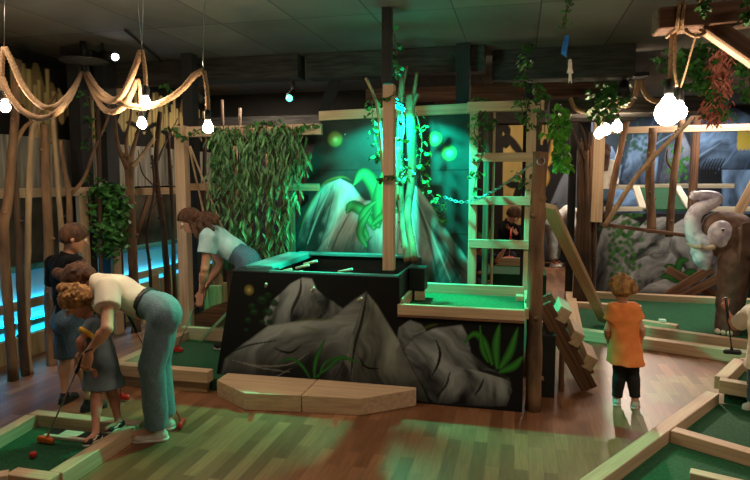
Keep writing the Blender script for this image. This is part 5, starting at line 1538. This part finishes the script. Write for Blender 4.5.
# mother bending over the girl
J = dict(pel=P_(161, 309, 3.42), chest=P_(119, 291, 3.42), neck=P_(100, 283, 3.42), head=P_(80, 280, 3.44),
         shL=P_(108, 290, 3.23), shR=P_(107, 287, 3.58), elL=P_(107, 329, 3.06), elR=P_(100, 328, 3.56), wrL=P_(90, 350, 3.04), wrR=P_(88, 348, 3.34),
         hipL=P_(163, 320, 3.34), hipR=P_(165, 318, 3.52), knL=P_(152, 366, 3.30), knR=P_(158, 364, 3.52), anL=aZ(157, 427, .09), anR=aZ(165, 416, .09),
         toeL=aZ(128, 437, .04), toeR=aZ(146, 423, .04), belly=V((0, 0, -.02)))
mum = human('young woman in a cream tee and belted jeans bending over the little girl', J, .92, (-.32, -.2, -.92), (-.42, -.38, -.82), (-.72, -.42, .55), .205,
      dict(shirt=dict(m='cream', hem=(J['pel'].lerp(J['chest'], .28), J['pel'] - J['chest']), sleeve=.48, loose=.02, name='tee_shirt', wr=.003),
           pants=dict(m='jeans', top=.34, len=1.985, loose=.012, knee=.075, ankle=.068, belt=True),
           shoes=dict(m='canvas_cream', laces=True, high=.09), zsL=.0, zsR=.0,
           handL=((-.25, -.1, -.95), (0, 1, .0), (-1, 0, .2), 1.0), handR=((-.25, -.1, -.95), (0, -1, 0), (-1, 0, .2), 1.0),
           hair=dict(m='hair_auburn', thick=.06, curls=30, line=.30, seed=4, locks=[(P_(64, 276, 3.50), P_(58, 273, 3.55), .045, .04), (P_(88, 274, 3.42), P_(70, 272, 3.48), .04, .045)])), res=.0075)
tube('bracelet', [J['wrL'] + V((math.cos(w) * .03, math.sin(w) * .03, .012 * math.cos(w))) for w in [2 * PI * q / 12 for q in range(13)]], .005, M['blackplastic'], mum, seg=6)

# little girl
J = dict(pel=P_(104, 362, 3.25), chest=P_(97, 334, 3.25), neck=P_(91, 320, 3.25), head=P_(77, 302, 3.21),
         shL=P_(92, 326, 3.17), shR=P_(93, 323, 3.34), elL=P_(80, 341, 3.10), elR=P_(86, 341, 3.32), wrL=P_(83, 357, 3.14), wrR=P_(85, 358, 3.25),
         hipL=P_(99, 368, 3.20), hipR=P_(107, 366, 3.30), knL=P_(96, 397, 3.17), knR=P_(112, 393, 3.29), anL=P_(97, 424, 3.13), anR=P_(120, 416, 3.27), toeL=P_(83, 438, 3.05), toeR=P_(106, 424, 3.23))
for k_ in ('L', 'R'):
    q = aZ(*((96, 440) if k_ == 'L' else (119, 428)), .1); J['an' + k_] = V((q.x, q.y, .145)); q = aZ(*((84, 447) if k_ == 'L' else (104, 434)), .1); J['toe' + k_] = V((q.x, q.y, .12))
hem = P_(103, 386, 3.25)
human('little girl in a blue-grey dress with yellow sleeve trim putting on the left course', J, .58, (-.8, -.5, -.3), (-.48, -.52, -.70), (-.62, -.2, .72), .185,
      dict(skin='skin2', shirt=dict(m='greydress', hem=(hem, (0, 0, -1)), sleeve=.48, loose=.012, trim='yellow', name='dress', skirt=(hem, .132, .95)),
           shoes=dict(m='canvas_black', stripe=True, high=.08, sole='rubber'), zsL=.1, zsR=.1,
           handL=((-.1, 0, -1), (.2, 1, 0), (-1, .2, 0), 1.0), handR=((-.1, 0, -1), (.2, -1, 0), (-1, .2, 0), 1.0),
           hair=dict(m='hair_blond', thick=.08, curls=130, line=.34, seed=8, locks=[(P_(70, 290, 3.23), P_(62, 288, 3.25), .045, .035), (P_(84, 300, 3.23), P_(90, 310, 3.25), .035, .02)])), res=.0065)

# boy
J = dict(pel=P_(69, 312, 3.75), chest=P_(65, 275, 3.75), neck=P_(68, 256, 3.76), head=P_(74, 238, 3.78),
         shL=P_(55, 264, 3.88), shR=P_(75, 264, 3.62), elL=P_(54, 296, 3.92), elR=P_(82, 294, 3.62), wrL=P_(72, 312, 4.0), wrR=P_(98, 306, 3.72),
         hipL=P_(66, 322, 3.82), hipR=P_(73, 322, 3.68), knL=P_(65, 358, 3.82), knR=P_(80, 356, 3.66), anL=P_(65, 393, 3.78), anR=P_(88, 394, 3.68), toeL=P_(72, 400, 3.85), toeR=P_(99, 402, 3.74))
human('boy in a black tee and denim shorts standing behind the bending woman', J, .76, (.72, .68, -.1), (.76, .55, -.32), (.25, .2, .95), .205,
      dict(shirt=dict(m='blacktee', hem=(P_(68, 316, 3.75), (0, 0, -1)), sleeve=.62, loose=.022, name='tee_shirt', wide=1.0),
           pants=dict(m='denim_dark', top=.3, len=.98, loose=.016, name='shorts'), shoes=dict(m='canvas_black', high=.11, sole='canvas_black', laces=True), zsL=0.0, zsR=0.0,
           hair=dict(m='hair_brown', thick=.018, line=.30, nape=.26, wr=.001)), res=.0075)

# woman in pale blue
J = dict(pel=P_(247, 260, 5.0), chest=P_(216, 238, 5.0), neck=P_(203, 229, 5.0), head=P_(190, 221, 4.96),
         shL=P_(209, 237, 4.83), shR=P_(205, 232, 5.17), elL=P_(205, 268, 4.78), elR=P_(221, 264, 5.12), wrL=P_(201, 292, 4.84), wrR=P_(204, 289, 5.0),
         hipL=P_(247, 270, 4.92), hipR=P_(248, 269, 5.1), knL=P_(240, 314, 4.93), knR=P_(238, 312, 5.12), anL=P_(242, 350, 4.95), anR=P_(231, 349, 5.1), toeL=P_(226, 358, 4.93), toeR=P_(216, 356, 5.08))
human('woman with long brown hair in a pale blue tee bending to putt by the gate', J, .98, (-.5, -.25, -.83), (-.62, -.62, -.46), (-.42, -.15, .88), .21,
      dict(shirt=dict(m='paleblue', hem=(J['pel'].lerp(J['chest'], .30), J['pel'] - J['chest']), sleeve=.52, loose=.022, name='tee_shirt'),
           pants=dict(m='denim_dark', top=.36, len=1.95, loose=.012, knee=.068, ankle=.055), shoes=dict(m='canvas_black', high=.08), zsL=.1, zsR=.1,
           handL=((-.1, -.1, -1), (0, 1, 0), (-1, 0, 0), 1.1), handR=((-.3, -.1, -1), (0, -1, 0), (-1, 0, 0), 1.1),
           hair=dict(m='hair_brown', thick=.06, line=.26, seed=5, locks=[(P_(192, 215, 4.95), P_(204, 219, 4.94), .055, .05), (P_(203, 217, 4.9), P_(216, 222, 4.86), .04, .03), (P_(214, 220, 4.86), P_(226, 225, 4.84), .022, .01), (P_(206, 222, 4.84), P_(214, 230, 4.8), .028, .012), (P_(192, 224, 4.84), P_(197, 238, 4.8), .028, .014), (P_(200, 225, 4.82), P_(203, 236, 4.78), .025, .012), (P_(208, 214, 4.98), P_(220, 219, 4.95), .03, .012), (P_(200, 222, 4.86), P_(198, 236, 4.82), .04, .02), (P_(196, 226, 4.84), P_(208, 228, 4.84), .03, .015), (P_(204, 214, 5.02), P_(216, 216, 5.02), .03, .015)])), res=.009)

# child in orange
J = dict(pel=P_(625, 350, 4.73), chest=P_(624, 319, 4.72), neck=P_(623, 305, 4.72), head=P_(622, 289, 4.71),
         shL=P_(614, 309, 4.72), shR=P_(633, 309, 4.72), elL=P_(607, 330, 4.72), elR=P_(642, 329, 4.72), wrL=P_(609, 343, 4.82), wrR=P_(641, 341, 4.82),
         hipL=P_(620, 352, 4.73), hipR=P_(632, 352, 4.73), knL=P_(619, 376, 4.73), knR=P_(633, 376, 4.73), anL=P_(617, 397, 4.73), anR=P_(635, 398, 4.70), toeL=P_(616, 398, 4.86), toeR=P_(637, 399, 4.84))
hem = P_(625, 362, 4.73)
human('small child in an orange tee and black leggings standing with back to us', J, .62, (.05, 1, 0), (.05, 1, -.25), (0, 0, 1), .185,
      dict(shirt=dict(m='orange', hem=(hem, (0, 0, -1)), sleeve=.55, loose=.012, name='tee_shirt', skirt=(hem, .155, .98), wr=.003),
           pants=dict(m='leggings', top=.25, len=1.97, loose=.006, knee=.06, ankle=.05, name='leggings', wr=.0005, seat=.075), shoes=dict(m='greyshoe', high=.08), zsL=0., zsR=0.,
           handL=((0, .5, -1), (1, 0, 0), (0, 1, .3), .8), handR=((0, .5, -1), (-1, 0, 0), (0, 1, .3), .8),
           hair=dict(m='hair_blond', thick=.07, curls=70, line=.3, seed=11, nape=.22, locks=[(P_(632, 284, 4.64), P_(634, 290, 4.64), .028, .03)])), res=.0065)

# child at the right edge
J = dict(pel=P_(764, 362, 4.75), chest=P_(761, 326, 4.8), neck=P_(759, 308, 4.85), head=P_(785, 290, 4.85),
         shL=P_(752, 312, 4.98), shR=P_(769, 314, 4.62), elL=P_(735, 327, 5.15), elR=P_(759, 345, 4.5), wrL=P_(726, 309, 5.2), wrR=P_(767, 358, 4.55),
         hipL=P_(759, 366, 4.85), hipR=P_(769, 368, 4.68), knL=P_(755, 390, 4.85), knR=P_(777, 392, 4.6), anL=P_(752, 408, 4.85), anR=P_(779, 418, 4.6), toeL=P_(738, 418, 4.72), toeR=P_(767, 428, 4.5))
human('child in a cream top and jeans at the right edge raising a fist', J, .66, (-.9, .2, -.1), (-.9, .2, -.3), (0, 0, 1), .19,
      dict(skin='skin2', shirt=dict(m='cream', hem=(P_(762, 368, 4.75), (0, 0, -1)), sleeve=.75, loose=.02, name='top', skirt=(P_(762, 368, 4.75), .14, 1.1)),
           pants=dict(m='denim_dark', top=.3, len=1.6, loose=.012), shoes=dict(m='rubber', high=.08, laces=True), zsL=.02, zsR=.02,
           handL=((-.1, 0, 1), (.3, -1, 0), (-1, .1, 0), 1.2),
           hair=dict(m='hair_brown', thick=.05)), res=.008)
golf_club('dark golf club held upright by the child at the right edge', P_(726, 300, 5.15), P_(732, 352, 5.2), 'blackplastic', 'blackplastic')

# person in white far away
J = dict(pel=P_(553, 222, 12.2), chest=P_(568, 211, 12.2), neck=P_(575, 212, 12.2), head=P_(580, 219, 12.15),
         shL=P_(572, 213, 12.35), shR=P_(571, 213, 12.05), elL=P_(574, 226, 12.35), elR=P_(573, 226, 12.0), wrL=P_(580, 238, 12.3), wrR=P_(579, 238, 12.05),
         hipL=P_(553, 226, 12.3), hipR=P_(552, 226, 12.1), knL=P_(557, 243, 12.3), knR=P_(553, 243, 12.1), anL=P_(555, 260, 12.3), anR=P_(553, 261, 12.1), toeL=P_(561, 263, 12.3), toeR=P_(559, 265, 12.1))
human('person in a white long-sleeved top and grey trousers bending over far away', J, .98, (.5, 0, -.86), (.4, -.1, -.9), (.9, 0, -.3), .22,
      dict(face=False, shirt=dict(m='white', hem=(J['pel'].lerp(J['chest'], .2), J['pel'] - J['chest']), sleeve=1.7, loose=.03, name='top'),
           pants=dict(m='greyshoe', top=.34, len=1.9, loose=.03, name='trousers'), shoes=dict(m='rubber'), zsL=0, zsR=0, hair=dict(m='hair_brown', thick=.06)), res=.018)
# dark figure behind ladder
J = dict(pel=P_(508, 252, 8.6), chest=P_(507, 232, 8.6), neck=P_(509, 222, 8.6), head=P_(514, 215, 8.55),
         shL=P_(504, 226, 8.75), shR=P_(513, 228, 8.45), elL=P_(506, 240, 8.7), elR=P_(522, 238, 8.35), wrL=P_(514, 232, 8.4), wrR=P_(513, 231, 8.3),
         hipL=P_(505, 256, 8.7), hipR=P_(510, 256, 8.5), knL=P_(508, 274, 8.6), knR=P_(514, 274, 8.4), anL=P_(506, 292, 8.7), anR=P_(512, 292, 8.5), toeL=P_(510, 296, 8.6), toeR=P_(517, 296, 8.4))
for k in ('anL', 'anR'): J[k].z = .08
for k in ('toeL', 'toeR'): J[k].z = .03
for k in ('knL', 'knR'): J[k].z = .38
human('dark-haired person in black looking down, seen through the ladder', J, .78, (.6, -.6, -.1), (.5, -.4, -.75), (.2, -.1, .95), .21,
      dict(skin='skin2', shirt=dict(m='blacktee', hem=(P_(508, 256, 8.6), (0, 0, -1)), sleeve=1.6, loose=.03, name='jacket'), pants=dict(m='leggings', loose=.015, name='trousers'), shoes=dict(m='canvas_black'), zsL=0, zsR=0,
           hair=dict(m='hair_brown', thick=.07)), res=.014)
golf_club('red golf club held by the dark-haired person behind the ladder', P_(511, 231, 8.25), P_(509, 258, 8.0), 'red', 'red', m_grip='red')
# crouching child in navy
J = dict(pel=P_(488, 268, 6.6), chest=P_(490, 255, 6.6), neck=P_(491, 246, 6.6), head=P_(493, 236, 6.6),
         shL=P_(486, 249, 6.7), shR=P_(495, 251, 6.5), elL=P_(488, 262, 6.6), elR=P_(500, 258, 6.4), wrL=P_(498, 262, 6.4), wrR=P_(507, 248, 6.4),
         hipL=P_(486, 272, 6.65), hipR=P_(489, 273, 6.5), knL=P_(496, 285, 6.5), knR=P_(498, 285, 6.4), anL=P_(489, 305, 6.6), anR=P_(491, 305, 6.45), toeL=P_(495, 308, 6.5), toeR=P_(497, 308, 6.4))
for k in ('anL', 'anR'): J[k].z = .08
for k in ('toeL', 'toeR'): J[k].z = .03
for k in J: J[k] = J[k] + V((-.14, .0, -.12 if k[:2] not in ('an', 'to') else 0))
J['elR'] = P_(497, 261, 6.4); J['wrR'] = P_(506, 247, 6.4); J['shR'] = P_(489, 257, 6.5)
human('child in a navy top with a bare raised forearm, low behind the ladder', J, .62, (1, -.1, 0), (1, -.1, -.1), (0, 0, 1), .19,
      dict(skin='skin2', face=False, shirt=dict(m='navy', hem=(J['pel'], (0, 0, -1)), sleeve=.8, loose=.022, name='tee_shirt'), pants=dict(m='leggings', loose=.01, len=1.9, name='trousers'), shoes=dict(m='canvas_black'), zsL=0, zsR=0,
           hair=dict(m='hair_brown', thick=.05)), res=.012)
# woman far right
J = dict(pel=P_(603, 193, 10.5), chest=P_(604, 172, 10.5), neck=P_(604, 161, 10.5), head=P_(604, 151, 10.5),
         shL=P_(597, 165, 10.55), shR=P_(611, 165, 10.45), elL=P_(595, 180, 10.55), elR=P_(614, 180, 10.4), wrL=P_(598, 192, 10.4), wrR=P_(614, 193, 10.3),
         hipL=P_(600, 197, 10.5), hipR=P_(607, 197, 10.5), knL=P_(600, 216, 10.5), knR=P_(607, 216, 10.5), anL=P_(600, 216, 10.5), anR=P_(607, 216, 10.5), toeL=P_(599, 216, 10.5), toeR=P_(607, 216, 10.5))
J['knL'].z = J['knR'].z = 1.42; J['anL'].z = J['anR'].z = 1.14; J['toeL'].z = J['toeR'].z = 1.09; J['toeL'].y = J['toeR'].y = 10.62
human('long-haired person in a pale yellow top and jeans on the upper deck', J, .86, (0, 1, 0), (-.3, 1, -.1), (0, 0, 1), .21,
      dict(face=False, shirt=dict(m='cream', hem=(P_(603, 189, 10.5), (0, 0, -1)), sleeve=1.4, loose=.035, name='top'), pants=dict(m='denim_dark', len=1.9, loose=.02), shoes=dict(m='canvas_black'), zsL=1.062, zsR=1.062,
           hair=dict(m='hair_auburn', thick=.08, nape=.5, locks=[(P_(604, 156, 10.4), P_(604, 170, 10.38), .1, .06)])), res=.016)

# clubs
golf_club('golf club with an orange head held by the little girl on the left course', P_(88, 346, 3.10), V((*aZ(46, 440, .045).xy, .045)), 'orangeplastic', 'metal', toe=(-1, .1, 0))
a = aZ(182, 423, .03); golf_club('golf club with a small red head trailing behind the bending woman', P_(124, 306, 3.5), V((a.x, a.y, .03)), 'red', 'red', toe=(.3, -1, 0), m_grip='leather')
a = aZ(122, 397, .03); golf_club('golf club with a red head resting on the floor by the boy', P_(101, 303, 3.76), V((a.x, a.y, .03)), 'red', 'metal', toe=(1, 0, 0))
a = aZ(177, 350, .12); golf_club('golf club with a dark red head held by the woman in pale blue', P_(203, 288, 4.86), V((a.x, a.y, .125)), 'red', 'metal', toe=(-1, 0, 0), m_grip='blackplastic')

# ------------------------------------------------------------------ lights
def area(name, loc, size, power, col, rot=(0, 0, 0), sy=None):
    l = bpy.data.lights.new(name, 'AREA'); l.shape = 'RECTANGLE'; l.size = size; l.size_y = sy or size; l.energy = power; l.color = col
    o = bpy.data.objects.new(name, l); COL.objects.link(o); o.location = loc; o.rotation_euler = rot; return o


def spot(name, loc, target, power, col, ang, blend=.4, r=.05):
    l = bpy.data.lights.new(name, 'SPOT'); l.energy = power; l.color = col; l.spot_size = math.radians(ang); l.spot_blend = blend; l.shadow_soft_size = r
    o = bpy.data.objects.new(name, l); COL.objects.link(o); o.location = loc
    o.rotation_euler = (V(target) - V(loc)).to_track_quat('-Z', 'Y').to_euler(); return o


WARM = (1, .8, .6)
area('ceiling_lamp_near', (2.4, 1.2, 2.9), 1.2, 24, WARM)
area('ceiling_lamp_left', (-2.4, .8, 2.9), 1.0, 8, WARM)
area('ceiling_lamp_right', (3.4, 3.4, 2.9), .8, 45, WARM)
area('fence_fill', (-3.5, 3.0, 2.95), .5, 14, WARM)  # added fill light that brightens the fence and trunks; no fixture there
area('far_area_light', (2.6, 8.6, 2.9), .8, 70, (1, .88, .76))  # unseen area light above the back of the wide right course
area('blue_mural_fill', (2.8, 10.9, 2.9), .6, 45, (1, .95, .88))  # fill added to brighten the blue mural, no lamp stands here
area('passage_area_light', (.9, 11.6, 2.9), .6, 60, (1, .85, .7))  # unseen area light over the far passage
area('yellow_area_light', (-.2, 9.3, 2.9), .4, 25, (1, .8, .55))  # unseen area light in front of the yellow mural
area('willow_area_light', (-2.5, 4.4, 2.95), .4, 11, (1, .88, .7))  # unseen area light overhead, before the willow curtain
area('willow_back_area_light', (-3.4, 7.4, 2.95), .4, 40, (1, .85, .65))  # unseen area light overhead, behind the willow curtain
g = q47(398, 113, 5.0)
spot('tube_glow', g, (-1.05, 5.62, 1.2), 330, (0, 1, .62), 126, .3, .03)
spot('tube_glow_front', g, (-1.0, 3.75, 0), 300, (.02, 1, .5), 84, .25, .02)
spot('stage_spot', SPOT_Q, (.95, 3.95, 0), 720, (1, .82, .66), 34, .5, .03)
W = bpy.data.worlds.new('world'); SC.world = W; W.use_nodes = True
W.node_tree.nodes['Background'].inputs[0].default_value = (.5, .45, .4, 1)
W.node_tree.nodes['Background'].inputs[1].default_value = .02
